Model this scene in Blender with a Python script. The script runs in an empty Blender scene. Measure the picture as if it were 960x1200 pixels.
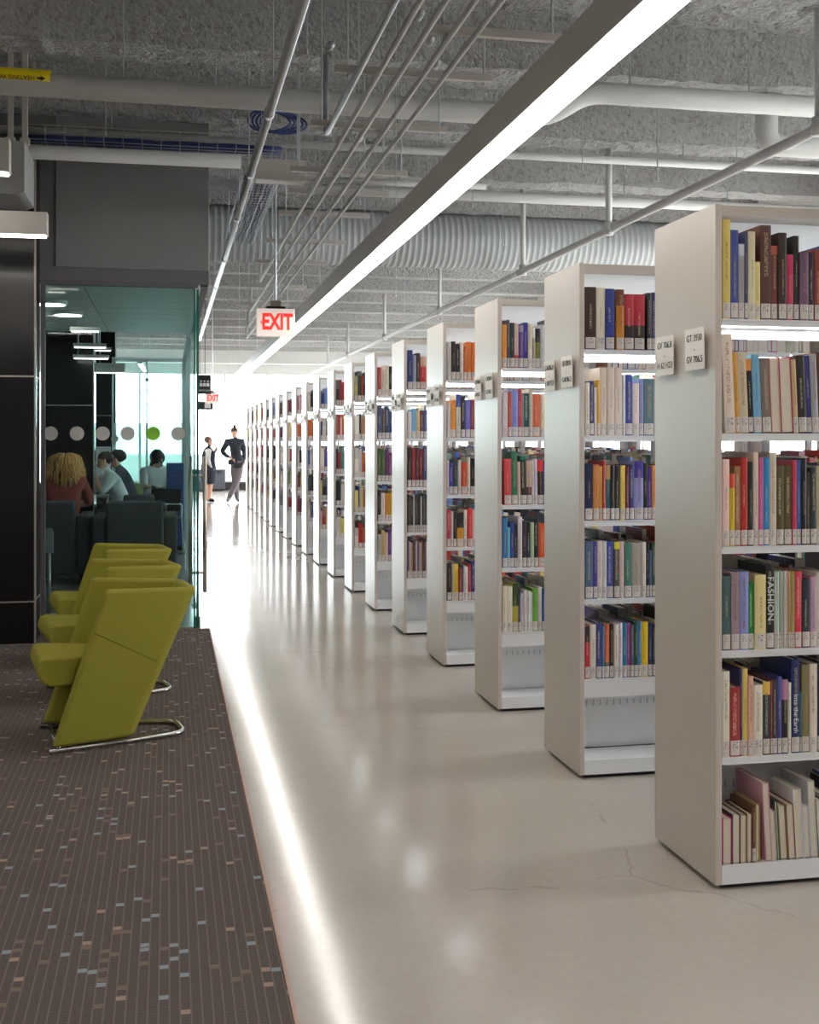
import bpy, math, random
from mathutils import Vector, Matrix, noise

S = bpy.context.scene
COL = S.collection
R = random.Random(7)

def L(r, g, b):
    def c(x):
        x = x / 255.0
        return x / 12.92 if x <= .04045 else ((x + .055) / 1.055) ** 2.4
    return (c(r), c(g), c(b), 1.0)

# ------------------------------------------------------------------ camera, sky, exposure
CAM_H = 1.393
YAW = math.atan(.2047)
cam = bpy.data.cameras.new('camera')
cam.sensor_fit = 'HORIZONTAL'
cam.sensor_width = 36.0
cam.lens = 36.0 * 1380 / 960
cam.shift_y = (518 - 600) / 960.0
cam.clip_end = 200
cam_o = bpy.data.objects.new('camera', cam)
COL.objects.link(cam_o)
cam_o.location = (0, 0, CAM_H)
cam_o.rotation_euler = (math.pi / 2, 0, -YAW)
S.camera = cam_o

W = bpy.data.worlds.new('overcast_sky')
S.world = W
W.use_nodes = True
W.node_tree.nodes['Background'].inputs[0].default_value = (.95, .985, 1.0, 1)
W.node_tree.nodes['Background'].inputs[1].default_value = 8.0

S.view_settings.view_transform = 'Standard'
S.view_settings.look = 'None'
S.view_settings.exposure = 0.96
S.view_settings.gamma = 1.0
S.view_settings.use_curve_mapping = False

# ------------------------------------------------------------------ materials
MATS = {}

def new_mat(name):
    m = bpy.data.materials.new(name)
    m.use_nodes = True
    return m, m.node_tree, m.node_tree.nodes['Principled BSDF']

def node(nt, kind, **kw):
    n = nt.nodes.new(kind)
    for k, v in kw.items():
        setattr(n, k, v)
    return n

def val(nt, op, a, b=None, c=None):
    n = node(nt, 'ShaderNodeMath', operation=op)
    for i, x in enumerate((a, b, c)):
        if x is None:
            continue
        if isinstance(x, (int, float)):
            n.inputs[i].default_value = x
        else:
            nt.links.new(x, n.inputs[i])
    return n.outputs[0]

def mixc(nt, fac, a, b):
    n = node(nt, 'ShaderNodeMix', data_type='RGBA')
    for i, x in ((0, fac), (6, a), (7, b)):
        if isinstance(x, (int, float)):
            n.inputs[i].default_value = x
        elif isinstance(x, tuple):
            n.inputs[i].default_value = x
        else:
            nt.links.new(x, n.inputs[i])
    return n.outputs[2]

def mat(name, col, rough=.5, metal=0.0, vary=.06, scale=8.0, bump=0.0, bscale=60.0, emit=0.0, ecol=None, spec=.5, coat=0.0):
    """plain surface with a faint procedural mottling"""
    if name in MATS:
        return MATS[name]
    m, nt, b = new_mat(name)
    tc = node(nt, 'ShaderNodeTexCoord')
    nz = node(nt, 'ShaderNodeTexNoise')
    nz.inputs['Scale'].default_value = scale
    nz.inputs['Detail'].default_value = 4
    nt.links.new(tc.outputs['Object'], nz.inputs['Vector'])
    lo = tuple(x * (1 - vary) for x in col[:3]) + (1,)
    hi = tuple(min(1, x * (1 + vary)) for x in col[:3]) + (1,)
    nt.links.new(mixc(nt, nz.outputs[0], lo, hi), b.inputs['Base Color'])
    b.inputs['Roughness'].default_value = rough
    b.inputs['Metallic'].default_value = metal
    b.inputs['Specular IOR Level'].default_value = spec
    b.inputs['Coat Weight'].default_value = coat
    if bump:
        n2 = node(nt, 'ShaderNodeTexNoise')
        n2.inputs['Scale'].default_value = bscale
        n2.inputs['Detail'].default_value = 3
        nt.links.new(tc.outputs['Object'], n2.inputs['Vector'])
        bp = node(nt, 'ShaderNodeBump')
        bp.inputs['Strength'].default_value = bump
        bp.inputs['Distance'].default_value = .02
        nt.links.new(n2.outputs[0], bp.inputs['Height'])
        nt.links.new(bp.outputs[0], b.inputs['Normal'])
    if emit:
        b.inputs['Emission Color'].default_value = ecol or col
        b.inputs['Emission Strength'].default_value = emit
    MATS[name] = m
    return m

def mat_floor():
    m, nt, b = new_mat('polished_concrete')
    tc = node(nt, 'ShaderNodeTexCoord')
    n1 = node(nt, 'ShaderNodeTexNoise'); n1.inputs['Scale'].default_value = .9; n1.inputs['Detail'].default_value = 6
    n2 = node(nt, 'ShaderNodeTexNoise'); n2.inputs['Scale'].default_value = 28; n2.inputs['Detail'].default_value = 6
    n3 = node(nt, 'ShaderNodeTexNoise'); n3.inputs['Scale'].default_value = 2.2; n3.inputs['Detail'].default_value = 2
    vo = node(nt, 'ShaderNodeTexVoronoi', feature='DISTANCE_TO_EDGE'); vo.inputs['Scale'].default_value = .55
    w = node(nt, 'ShaderNodeMixRGB'); w.inputs[0].default_value = .12
    n4 = node(nt, 'ShaderNodeTexNoise'); n4.inputs['Scale'].default_value = 5; n4.inputs['Detail'].default_value = 5
    for n in (n1, n2, n3, n4):
        nt.links.new(tc.outputs['Object'], n.inputs['Vector'])
    nt.links.new(tc.outputs['Object'], w.inputs[1]); nt.links.new(n4.outputs[1], w.inputs[2])
    nt.links.new(w.outputs[0], vo.inputs['Vector'])
    c = mixc(nt, n1.outputs[0], L(178, 169, 159), L(202, 194, 186))
    c = mixc(nt, val(nt, 'MULTIPLY', n2.outputs[0], .35), c, L(162, 149, 137))
    crack = val(nt, 'MULTIPLY', val(nt, 'LESS_THAN', vo.outputs[0], .0022), val(nt, 'GREATER_THAN', n3.outputs[0], .5))
    c = mixc(nt, val(nt, 'MULTIPLY', crack, .25), c, L(120, 104, 92))
    nt.links.new(c, b.inputs['Base Color'])
    nt.links.new(val(nt, 'MULTIPLY_ADD', n1.outputs[0], .10, .085), b.inputs['Roughness'])
    b.inputs['Specular IOR Level'].default_value = .62
    bp = node(nt, 'ShaderNodeBump'); bp.inputs['Strength'].default_value = .055; bp.inputs['Distance'].default_value = .02
    nt.links.new(n3.outputs[0], bp.inputs['Height']); nt.links.new(bp.outputs[0], b.inputs['Normal'])
    return m

def mat_carpet(name, base, line, dots, px, py, thr):
    m, nt, b = new_mat(name)
    tc = node(nt, 'ShaderNodeTexCoord')
    sp = node(nt, 'ShaderNodeSeparateXYZ'); nt.links.new(tc.outputs['Object'], sp.inputs[0])
    cx = val(nt, 'DIVIDE', sp.outputs[0], px); cy = val(nt, 'DIVIDE', sp.outputs[1], py)
    ix = val(nt, 'FLOOR', cx); fx = val(nt, 'FRACT', cx)
    sh = node(nt, 'ShaderNodeTexWhiteNoise', noise_dimensions='1D'); nt.links.new(ix, sh.inputs['W'])
    cy = val(nt, 'ADD', cy, sh.outputs[0])
    iy = val(nt, 'FLOOR', cy); fy = val(nt, 'FRACT', cy)
    cb = node(nt, 'ShaderNodeCombineXYZ'); nt.links.new(ix, cb.inputs[0]); nt.links.new(iy, cb.inputs[1])
    wn = node(nt, 'ShaderNodeTexWhiteNoise', noise_dimensions='2D'); nt.links.new(cb.outputs[0], wn.inputs['Vector'])
    cb2 = node(nt, 'ShaderNodeCombineXYZ')
    nt.links.new(ix, cb2.inputs[0]); nt.links.new(val(nt, 'ADD', iy, 311.0), cb2.inputs[1])
    wc = node(nt, 'ShaderNodeTexWhiteNoise', noise_dimensions='2D'); nt.links.new(cb2.outputs[0], wc.inputs['Vector'])
    # woven rows
    wv = val(nt, 'FRACT', val(nt, 'DIVIDE', sp.outputs[1], .0145))
    row = val(nt, 'GREATER_THAN', wv, .62)
    nz = node(nt, 'ShaderNodeTexNoise'); nz.inputs['Scale'].default_value = 3.5; nt.links.new(tc.outputs['Object'], nz.inputs['Vector'])
    nf = node(nt, 'ShaderNodeTexNoise'); nf.inputs['Scale'].default_value = 400; nt.links.new(tc.outputs['Object'], nf.inputs['Vector'])
    dk = tuple(x * .62 for x in base[:3]) + (1,)
    c = mixc(nt, nz.outputs[0], base, tuple(x * .8 for x in base[:3]) + (1,))
    c = mixc(nt, val(nt, 'MULTIPLY', row, .55), c, dk)
    c = mixc(nt, val(nt, 'MULTIPLY', nf.outputs[0], .4), c, dk)
    edge = val(nt, 'LESS_THAN', fx, .17)
    c = mixc(nt, val(nt, 'MULTIPLY', edge, .45), c, line)
    ramp = node(nt, 'ShaderNodeValToRGB'); ramp.color_ramp.interpolation = 'CONSTANT'
    els = ramp.color_ramp.elements
    els[0].color = dots[0]; els[1].position = .33; els[1].color = dots[1]
    e = els.new(.6); e.color = dots[2]
    nt.links.new(wc.outputs[0], ramp.inputs[0])
    on = val(nt, 'GREATER_THAN', wn.outputs[0], thr)
    on = val(nt, 'MULTIPLY', on, val(nt, 'GREATER_THAN', fx, .12))
    on = val(nt, 'MULTIPLY', on, val(nt, 'GREATER_THAN', fy, .2))
    c = mixc(nt, val(nt, 'MULTIPLY', on, .85), c, ramp.outputs[0])
    nt.links.new(c, b.inputs['Base Color'])
    b.inputs['Roughness'].default_value = .95
    b.inputs['Specular IOR Level'].default_value = .15
    bp = node(nt, 'ShaderNodeBump'); bp.inputs['Strength'].default_value = .5; bp.inputs['Distance'].default_value = .004
    nt.links.new(val(nt, 'ADD', wv, nf.outputs[0]), bp.inputs['Height']); nt.links.new(bp.outputs[0], b.inputs['Normal'])
    return m

def mat_sprayed():
    m, nt, b = new_mat('sprayed_insulation')
    tc = node(nt, 'ShaderNodeTexCoord')
    n1 = node(nt, 'ShaderNodeTexNoise'); n1.inputs['Scale'].default_value = 1.4; n1.inputs['Detail'].default_value = 4
    n2 = node(nt, 'ShaderNodeTexNoise'); n2.inputs['Scale'].default_value = 26; n2.inputs['Detail'].default_value = 5; n2.inputs['Roughness'].default_value = .7
    n3 = node(nt, 'ShaderNodeTexVoronoi'); n3.inputs['Scale'].default_value = 38
    for n in (n1, n2, n3):
        nt.links.new(tc.outputs['Object'], n.inputs['Vector'])
    c = mixc(nt, n1.outputs[0], L(150, 149, 148), L(186, 186, 186))
    r = node(nt, 'ShaderNodeValToRGB'); r.color_ramp.elements[0].position = .34; r.color_ramp.elements[1].position = .5
    nt.links.new(n2.outputs[0], r.inputs[0])
    c = mixc(nt, r.outputs[0], L(138, 136, 134), c)
    nt.links.new(c, b.inputs['Base Color'])
    b.inputs['Roughness'].default_value = .95
    bp = node(nt, 'ShaderNodeBump'); bp.inputs['Strength'].default_value = .9; bp.inputs['Distance'].default_value = .03
    nt.links.new(val(nt, 'ADD', n2.outputs[0], val(nt, 'MULTIPLY', n3.outputs[0], .35)), bp.inputs['Height'])
    nt.links.new(bp.outputs[0], b.inputs['Normal'])
    return m

def mat_glass(name, tint, gloss=1.0, haze=0.0):
    m, nt, b = new_mat(name)
    nt.nodes.remove(b)
    out = nt.nodes['Material Output']
    tr = node(nt, 'ShaderNodeBsdfTransparent'); tr.inputs[0].default_value = tint
    gl = node(nt, 'ShaderNodeBsdfGlossy'); gl.inputs['Roughness'].default_value = .02
    fr = node(nt, 'ShaderNodeFresnel'); fr.inputs[0].default_value = 1.45
    mx = node(nt, 'ShaderNodeMixShader')
    nt.links.new(val(nt, 'MULTIPLY', fr.outputs[0], gloss), mx.inputs[0])
    last = tr.outputs[0]
    if haze:
        df = node(nt, 'ShaderNodeBsdfTranslucent'); df.inputs[0].default_value = (.82, .93, .88, 1)
        d2 = node(nt, 'ShaderNodeBsdfDiffuse'); d2.inputs[0].default_value = (.75, .88, .83, 1)
        m0 = node(nt, 'ShaderNodeMixShader'); m0.inputs[0].default_value = .5
        nt.links.new(df.outputs[0], m0.inputs[1]); nt.links.new(d2.outputs[0], m0.inputs[2])
        m1 = node(nt, 'ShaderNodeMixShader'); m1.inputs[0].default_value = haze
        nt.links.new(last, m1.inputs[1]); nt.links.new(m0.outputs[0], m1.inputs[2])
        last = m1.outputs[0]
    nt.links.new(last, mx.inputs[1]); nt.links.new(gl.outputs[0], mx.inputs[2])
    nt.links.new(mx.outputs[0], out.inputs[0])
    return m

def mat_book(name, titles):
    """cloth/paper book cover: colour from the face attribute, small blocks of unreadable print on the spine"""
    m, nt, b = new_mat(name)
    at = node(nt, 'ShaderNodeAttribute', attribute_name='col')
    c = at.outputs[0]
    if titles:
        uv = node(nt, 'ShaderNodeUVMap', uv_map='UVMap')
        sp = node(nt, 'ShaderNodeSeparateXYZ'); nt.links.new(uv.outputs[0], sp.inputs[0])
        oi = node(nt, 'ShaderNodeObjectInfo')
        rnd = oi.outputs['Random']
        r2 = val(nt, 'FRACT', val(nt, 'MULTIPLY', rnd, 17.31))
        r3 = val(nt, 'FRACT', val(nt, 'MULTIPLY', rnd, 53.7))
        lo = val(nt, 'MULTIPLY_ADD', rnd, .22, .24); hi = val(nt, 'MULTIPLY_ADD', r2, .28, .66)
        band = val(nt, 'MULTIPLY', val(nt, 'GREATER_THAN', sp.outputs[1], lo), val(nt, 'LESS_THAN', sp.outputs[1], hi))
        off = val(nt, 'ABSOLUTE', val(nt, 'SUBTRACT', sp.outputs[0], val(nt, 'MULTIPLY_ADD', r3, .16, .42)))
        band = val(nt, 'MULTIPLY', band, val(nt, 'LESS_THAN', off, val(nt, 'MULTIPLY_ADD', r2, .10, .08)))
        cb = node(nt, 'ShaderNodeCombineXYZ')
        nt.links.new(val(nt, 'MULTIPLY', sp.outputs[0], 7.0), cb.inputs[0])
        nt.links.new(val(nt, 'MULTIPLY', sp.outputs[1], 120.0), cb.inputs[1])
        nt.links.new(val(nt, 'MULTIPLY', rnd, 40.0), cb.inputs[2])
        nz = node(nt, 'ShaderNodeTexNoise'); nz.inputs['Scale'].default_value = 1.0; nz.inputs['Detail'].default_value = 1
        nt.links.new(cb.outputs[0], nz.inputs['Vector'])
        ink = val(nt, 'MULTIPLY', band, val(nt, 'GREATER_THAN', nz.outputs[0], .5))
        bw = node(nt, 'ShaderNodeRGBToBW'); nt.links.new(c, bw.inputs[0])
        light = val(nt, 'GREATER_THAN', bw.outputs[0], .26)
        inkc = mixc(nt, light, mixc(nt, r3, L(232, 222, 196), L(190, 160, 90)), mixc(nt, r2, L(60, 50, 60), L(140, 60, 60)))
        c = mixc(nt, val(nt, 'MULTIPLY', ink, .55), c, inkc)
    nt.links.new(c, b.inputs['Base Color'])
    b.inputs['Roughness'].default_value = .45
    return m

def mat_tag():
    m, nt, b = new_mat('spine_tag_paper')
    tc = node(nt, 'ShaderNodeTexCoord')
    mp = node(nt, 'ShaderNodeMapping'); mp.inputs['Scale'].default_value = (240, 40, 190)
    nt.links.new(tc.outputs['Object'], mp.inputs[0])
    nz = node(nt, 'ShaderNodeTexNoise'); nz.inputs['Scale'].default_value = 1; nz.inputs['Detail'].default_value = 1
    nt.links.new(mp.outputs[0], nz.inputs['Vector'])
    sp = node(nt, 'ShaderNodeSeparateXYZ'); nt.links.new(tc.outputs['Generated'], sp.inputs[0])
    g = val(nt, 'MULTIPLY', val(nt, 'GREATER_THAN', sp.outputs[2], .45), val(nt, 'LESS_THAN', sp.outputs[2], .9))
    g = val(nt, 'MULTIPLY', g, val(nt, 'LESS_THAN', val(nt, 'ABSOLUTE', val(nt, 'SUBTRACT', sp.outputs[0], .5)), .3))
    ink = val(nt, 'MULTIPLY', g, val(nt, 'GREATER_THAN', nz.outputs[0], .56))
    nt.links.new(mixc(nt, val(nt, 'MULTIPLY', ink, .8), L(214, 206, 200), L(70, 66, 66)), b.inputs['Base Color'])
    b.inputs['Roughness'].default_value = .4
    return m

M = dict(
    floor=mat_floor(),
    carpet=mat_carpet('lounge_carpet', L(112, 101, 97), L(142, 129, 124), (L(152, 166, 172), L(176, 152, 138), L(134, 116, 106)), .0262, .029, .934),
    carpet2=mat_carpet('room_carpet', L(104, 104, 102), L(120, 120, 118), (L(150, 150, 148), L(70, 70, 70), L(130, 128, 124)), .05, .05, .7),
    spray=mat_sprayed(),
    panel=mat('warm_grey_laminate', L(202, 191, 181), .32, vary=.02, scale=3),
    shelf=mat('white_steel', L(236, 238, 240), .38, vary=.02),
    dark=mat('black_kick', L(26, 25, 25), .6),
    slot=mat('slot_shadow', L(176, 184, 192), .7),
    pages=mat('book_pages', L(226, 218, 200), .85, vary=.1, scale=90),
    tag=mat_tag(),
    cover=mat_book('book_cover', True),
    cover2=mat_book('book_cover_plain', False),
    led=mat('led_strip', (1, 1, 1, 1), emit=8.0, ecol=(.90, .96, 1, 1)),
    led2=mat('led_strip_soft', (1, 1, 1, 1), emit=6.0, ecol=(.86, .94, 1, 1)),
    lens=mat('pendant_lens', (1, 1, 1, 1), emit=7.0, ecol=(1, .96, .90, 1)),
    lens2=mat('pendant_lens_dim', (1, 1, 1, 1), emit=4.0, ecol=(1, .93, .82, 1)),
    fill_lens=mat('fill_pendant_lens', (1, 1, 1, 1), emit=11.0, ecol=(1, .93, .85, 1)),
    fixture=mat('satin_aluminium_paint', L(196, 190, 184), .38, metal=.1, vary=.03),
    galv=mat('galvanised_steel', L(190, 194, 198), .38, metal=.85, vary=.1, scale=20),
    pipe=mat('painted_pipe', L(208, 208, 207), .5, vary=.04),
    duct=mat('spiral_duct_metal', L(190, 194, 197), .55, metal=.15, vary=.04),
    yellow=mat('pipe_marker_yellow', L(232, 205, 0), .45),
    ink=mat('black_ink', L(22, 22, 22), .5),
    blue=mat('blue_cable', L(52, 66, 122), .5),
    drywall=mat('grey_drywall', L(134, 133, 134), .85, vary=.03),
    drywall2=mat('grey_drywall_trim', L(112, 111, 112), .8, vary=.03),
    black=mat('black_gloss_panel', L(17, 16, 20), .16, vary=.25, scale=2, spec=.5),
    joint=mat('brushed_joint_strip', L(180, 172, 166), .35, metal=.6),
    steel=mat('brushed_steel', L(196, 186, 176), .28, metal=.95),
    chrome=mat('satin_chrome', L(205, 205, 205), .2, metal=1.0),
    green=mat('lime_upholstery', L(152, 146, 56), .85, vary=.07, scale=120, bump=.12, bscale=500, spec=.25),
    seam=mat('lime_seam', L(112, 108, 28), .9),
    glass=mat_glass('clear_glass', (.80, .92, .92, 1), .55),
    glass2=mat_glass('side_glass', (.86, .95, .94, 1), .25),
    wglass=mat_glass('window_glass', (.985, .99, .99, 1), .4),
    frost=mat_glass('frosted_film', (.85, .95, .93, 1), .5, .55),
    gedge=mat('glass_edge_teal', L(20, 120, 105), .15, spec=.7),
    dot=mat('white_vinyl_dot', L(205, 205, 203), .6),
    gdot=mat('lime_tinted_dot', L(150, 225, 60), .6),
    plank=mat('metal_ceiling_plank', L(196, 204, 204), .5, vary=.02),
    mull=mat('window_mullion', L(215, 218, 220), .5),
    wallp=mat('white_wall_paint', L(214, 214, 212), .8),
    sofa=mat('charcoal_wool', L(78, 79, 84), .95, bump=.1, bscale=300, spec=.2),
    card=mat('sign_card', L(243, 236, 228), .55, vary=.02),
    red=mat('exit_red', L(255, 40, 25), .4, emit=.55, ecol=(1, .03, .02, 1)),
    exitw=mat('exit_face', L(205, 192, 182), .5, emit=.28, ecol=(1, .86, .80, 1)),
    signb=mat('black_sign', L(38, 38, 42), .5),
    white=mat('white_paint', L(235, 235, 235), .5),
    bluep=mat('blue_laminate', L(62, 84, 150), .5),
)

ORD = ('first', 'second', 'third', 'fourth', 'fifth', 'sixth', 'seventh', 'eighth', 'ninth', 'tenth', 'eleventh', 'twelfth', 'thirteenth',
       'fourteenth', 'fifteenth', 'sixteenth', 'seventeenth', 'eighteenth', 'nineteenth', 'twentieth')

# ------------------------------------------------------------------ mesh helpers
class MB:
    def __init__(s):
        s.v = []; s.f = []
    def add(s, vs, fs):
        o = len(s.v); s.v += [tuple(x) for x in vs]; s.f += [tuple(i + o for i in f) for f in fs]
    def box(s, x0, x1, y0, y1, z0, z1):
        s.add([(x0, y0, z0), (x1, y0, z0), (x1, y1, z0), (x0, y1, z0), (x0, y0, z1), (x1, y0, z1), (x1, y1, z1), (x0, y1, z1)],
              [(3, 2, 1, 0), (4, 5, 6, 7), (0, 1, 5, 4), (1, 2, 6, 5), (2, 3, 7, 6), (3, 0, 4, 7)])
        return s
    def prism(s, poly, axis, a, b):
        """poly: 2-D outline, extruded along axis ('x','y','z') from a to b"""
        def p(q, t):
            return {'x': (t, q[0], q[1]), 'y': (q[0], t, q[1]), 'z': (q[0], q[1], t)}[axis]
        n = len(poly)
        s.add([p(q, a) for q in poly] + [p(q, b) for q in poly],
              [tuple(range(n - 1, -1, -1)), tuple(range(n, 2 * n))] + [(i, (i + 1) % n, n + (i + 1) % n, n + i) for i in range(n)])
        return s
    def tube(s, pts, r, n=8, caps=True):
        pts = [Vector(p) for p in pts]
        rs = r if isinstance(r, (list, tuple)) else [r] * len(pts)
        rings = []
        up = None
        for i, p in enumerate(pts):
            a = pts[max(i - 1, 0)]; b = pts[min(i + 1, len(pts) - 1)]
            d = (b - a).normalized()
            if up is None:
                up = Vector((0, 0, 1)) if abs(d.z) < .9 else Vector((1, 0, 0))
            sx = d.cross(up).normalized(); up = sx.cross(d).normalized()
            rings.append([p + (sx * math.cos(t) + up * math.sin(t)) * rs[i] for t in [2 * math.pi * k / n for k in range(n)]])
        vs = [q for ring in rings for q in ring]
        fs = [(i * n + k, i * n + (k + 1) % n, (i + 1) * n + (k + 1) % n, (i + 1) * n + k) for i in range(len(pts) - 1) for k in range(n)]
        if caps:
            fs += [tuple(range(n - 1, -1, -1)), tuple((len(pts) - 1) * n + k for k in range(n))]
        s.add(vs, fs)
        return s
    def lathe(s, prof, n=16, c=(0, 0, 0)):
        rings = []
        for (r, z) in prof:
            rings += [(c[0] + r * math.cos(2 * math.pi * k / n), c[1] + r * math.sin(2 * math.pi * k / n), c[2] + z) for k in range(n)]
        m = len(prof)
        fs = [(i * n + k, i * n + (k + 1) % n, (i + 1) * n + (k + 1) % n, (i + 1) * n + k) for i in range(m - 1) for k in range(n)]
        fs += [tuple(range(n - 1, -1, -1)), tuple((m - 1) * n + k for k in range(n))]
        s.add(rings, fs)
        return s
    def mesh(s, name, smooth=False):
        me = bpy.data.meshes.new(name)
        me.from_pydata(s.v, [], s.f)
        if smooth:
            me.polygons.foreach_set('use_smooth', [True] * len(me.polygons))
        me.update()
        return me
    def build(s, name, m, parent=None, smooth=False, bevel=0, seg=2):
        me = s.mesh(name, smooth)
        return obj(name, me, m, parent, bevel, seg)

def obj(name, me, m=None, parent=None, bevel=0, seg=2):
    o = bpy.data.objects.new(name, me)
    if m is not None and me is not None:
        me.materials.clear(); me.materials.append(m)
    COL.objects.link(o)
    o.parent = parent
    if bevel:
        b = o.modifiers.new('bevel', 'BEVEL'); b.width = bevel; b.segments = seg; b.limit_method = 'ANGLE'
        if seg > 1:
            me.polygons.foreach_set('use_smooth', [True] * len(me.polygons))
            wn = o.modifiers.new('wn', 'WEIGHTED_NORMAL'); wn.keep_sharp = True
    return o

def tag(o, label, cat, group=None):
    o['label'] = label; o['category'] = cat
    if group:
        o['group'] = group
    return o

def struct(o):
    o['kind'] = 'structure'
    return o

def empty(name, loc=(0, 0, 0), rz=0):
    o = bpy.data.objects.new(name, None)
    o.empty_display_size = .1
    COL.objects.link(o); o.location = loc; o.rotation_euler.z = rz
    return o

def copy_tree(o, parent=None):
    c = o.copy(); COL.objects.link(c); c.parent = parent
    for ch in list(o.children):
        copy_tree(ch, c)
    return c

def text_mesh(txt, size, depth=.0006, align='CENTER', bold=0.0):
    cu = bpy.data.curves.new('lettering', 'FONT')
    cu.body = txt; cu.size = size; cu.extrude = depth; cu.align_x = align; cu.align_y = 'CENTER'
    cu.resolution_u = 2; cu.offset = bold
    t = bpy.data.objects.new('lettering', cu)
    COL.objects.link(t)
    dg = bpy.context.evaluated_depsgraph_get()
    me = bpy.data.meshes.new_from_object(t.evaluated_get(dg))
    bpy.data.objects.remove(t); bpy.data.curves.remove(cu)
    return me

def arc(cx, cy, r, a0, a1, n):
    return [(cx + r * math.cos(a0 + (a1 - a0) * i / n), cy + r * math.sin(a0 + (a1 - a0) * i / n)) for i in range(n + 1)]

# ================================================================== THE SETTING
XL, XR, YN, YF = -8.0, 6.4, -7.0, 34.3     # room extents
CEIL, RIB = 4.05, 3.75

struct(MB().box(XL - .3, XR + .3, YN - .3, YF + .3, -.2, 0).build('floor', M['floor']))

def prof(y, P=1.55, Y0=7.30, D=CEIL - RIB):
    t = abs(((y - Y0 + P / 2) % P) - P / 2)
    if t < .17: return RIB
    if t < .25: return RIB + D * (t - .17) / .08
    return CEIL

def ceiling():
    ys = []
    y = YN - .3
    while y < YF + .3:
        ys.append(y)
        y += .05 if 3.2 < y < 13 else .1
    fine = [XL - .3] + [-2.6 + .055 * i for i in range(150)] + [XR + .3]
    vs = []
    for y in ys:
        near = 3.2 < y < 13
        for x in fine:
            z = prof(y)
            if near:
                z += noise.noise((x * 9, y * 9, 0)) * .022 + noise.noise((x * 26, y * 26, 5)) * .016
            else:
                z += noise.noise((x * 9, y * 9, 0)) * .004
            vs.append((x, y, z))
    n = len(fine)
    fs = [(j * n + i, (j + 1) * n + i, (j + 1) * n + i + 1, j * n + i + 1) for j in range(len(ys) - 1) for i in range(n - 1)]
    b = MB(); b.add(vs, fs)
    o = struct(b.build('ceiling', M['spray']))
    MB().box(XL - .3, XR + .3, YN - .3, YF + .3, CEIL + .08, CEIL + .3).build('roof_slab', M['drywall'], o)
ceiling()

# window walls round the floor plate: spandrel, head, mullions and panes
def window_wall(name, p0, p1, head, sill, nbay, sill_mat):
    """glazed wall between two plan points"""
    p0 = Vector(p0); p1 = Vector(p1)
    d = (p1 - p0); ln = d.length; d.normalize(); ang = math.atan2(d.y, d.x)
    root = empty(name, (p0.x, p0.y, 0), ang); struct(root)
    MB().box(0, ln, -.08, .08, 0, sill).build('spandrel', sill_mat, root)
    MB().box(0, ln, -.15, .15, head, CEIL + .2).build('head', M['wallp'], root)
    mm = MB().box(-.035, .035, -.06, .06, sill, head).mesh('mullion')
    pm = MB().box(.035, ln / nbay - .035, -.006, .006, sill + .04, head - .04).mesh('pane')
    for i in range(nbay + 1):
        obj('mullion', mm, M['mull'], root).location.x = ln * i / nbay
    for i in range(nbay):
        obj('pane', pm, M['wglass'], root).location.x = ln * i / nbay
    MB().box(0, ln, -.04, .04, sill, sill + .05).build('sill_rail', M['mull'], root)
    return root
window_wall('window_1', (XL, YF), (XR, YF), 3.34, .24, 12, M['dark'])
window_wall('window_2', (XR, YF), (XR, 2.3), 3.30, .24, 20, M['wallp'])
struct(MB().box(XR, XR + .15, YN, 2.3, 0, CEIL + .2).build('wall_right', M['wallp']))
struct(MB().box(XL - .15, XR + .15, YN - .15, YN, 0, CEIL + .2).build('wall_near', M['wallp']))
struct(MB().box(-120, 120, -120, 160, -.5, -.25).build('ground', mat('paved_ground', L(150, 150, 146), .9)))  # outside ground, added so less low sky light reaches the ceiling
struct(MB().box(XL - .15, XL, YN, 25, 0, CEIL + .2).build('wall_left', M['wallp']))
window_wall('window_3', (XL, 25), (XL, YF), 3.30, .4, 6, M['wallp'])

# lounge carpet with its metal edge strip
CE = .295
o = MB().box(-5.5, CE, -3.5, 8.86, 0, .008).build('carpet', M['carpet'])
tag(o, 'dark brown striped carpet with pale blue and tan flecks under the green chairs', 'carpet')
b = MB().box(CE, CE + .008, -3.5, 8.87, 0, .010)
b.box(.05, CE + .008, 8.86, 8.87, 0, .010)
struct(b.build('trim_1', mat('carpet_edge_strip', L(186, 150, 132), .5)))

# ------------------------------------------------------------------ grey bulkhead over the glass room, its plank ceiling
GY = 8.86            # plane of the front glass
GX = .213            # plane of the side glass
b = MB().box(-7.9, CE, GY, 12.6, 2.56, CEIL + .06)
bk = struct(b.build('wall_bulkhead', M['drywall2'], bevel=.004))
MB().box(-.80, CE - .002, GY - .012, GY, 2.66, CEIL + .02).build('face_panel', M['drywall'], bk, bevel=.003)
rc = struct(MB().box(-7.9, CE - .01, GY + .02, 12.58, 2.55, 2.558).build('ceiling_room', M['dark']))
for j in range(8):
    y0 = GY + .06 + j * .46
    for (x0, x1) in ((-2.6, -.62), (-.612, .20)):
        MB().box(x0, x1, y0, y0 + .45, 2.535, 2.55).build('plank', M['plank'], rc, bevel=.004, seg=1)
# recessed lights in the plank ceiling
for i, (x, y) in enumerate(((-.93, 9.9), (-.86, 10.7))):
    t = empty('recessed_downlight', (x, y, 2.505))
    MB().lathe([(.115, -.004), (.13, 0), (.13, .03)], 24).build('trim_ring', M['white'], t, smooth=True)
    MB().lathe([(.112, -.006), (.112, .02)], 24).build('lens', M['lens'], t)
    tag(t, 'round recessed ceiling light in the plank ceiling %s' % ('near the front glass' if i == 0 else 'near the inner black column'), 'ceiling light', 'recessed lights of the glass room')

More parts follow.
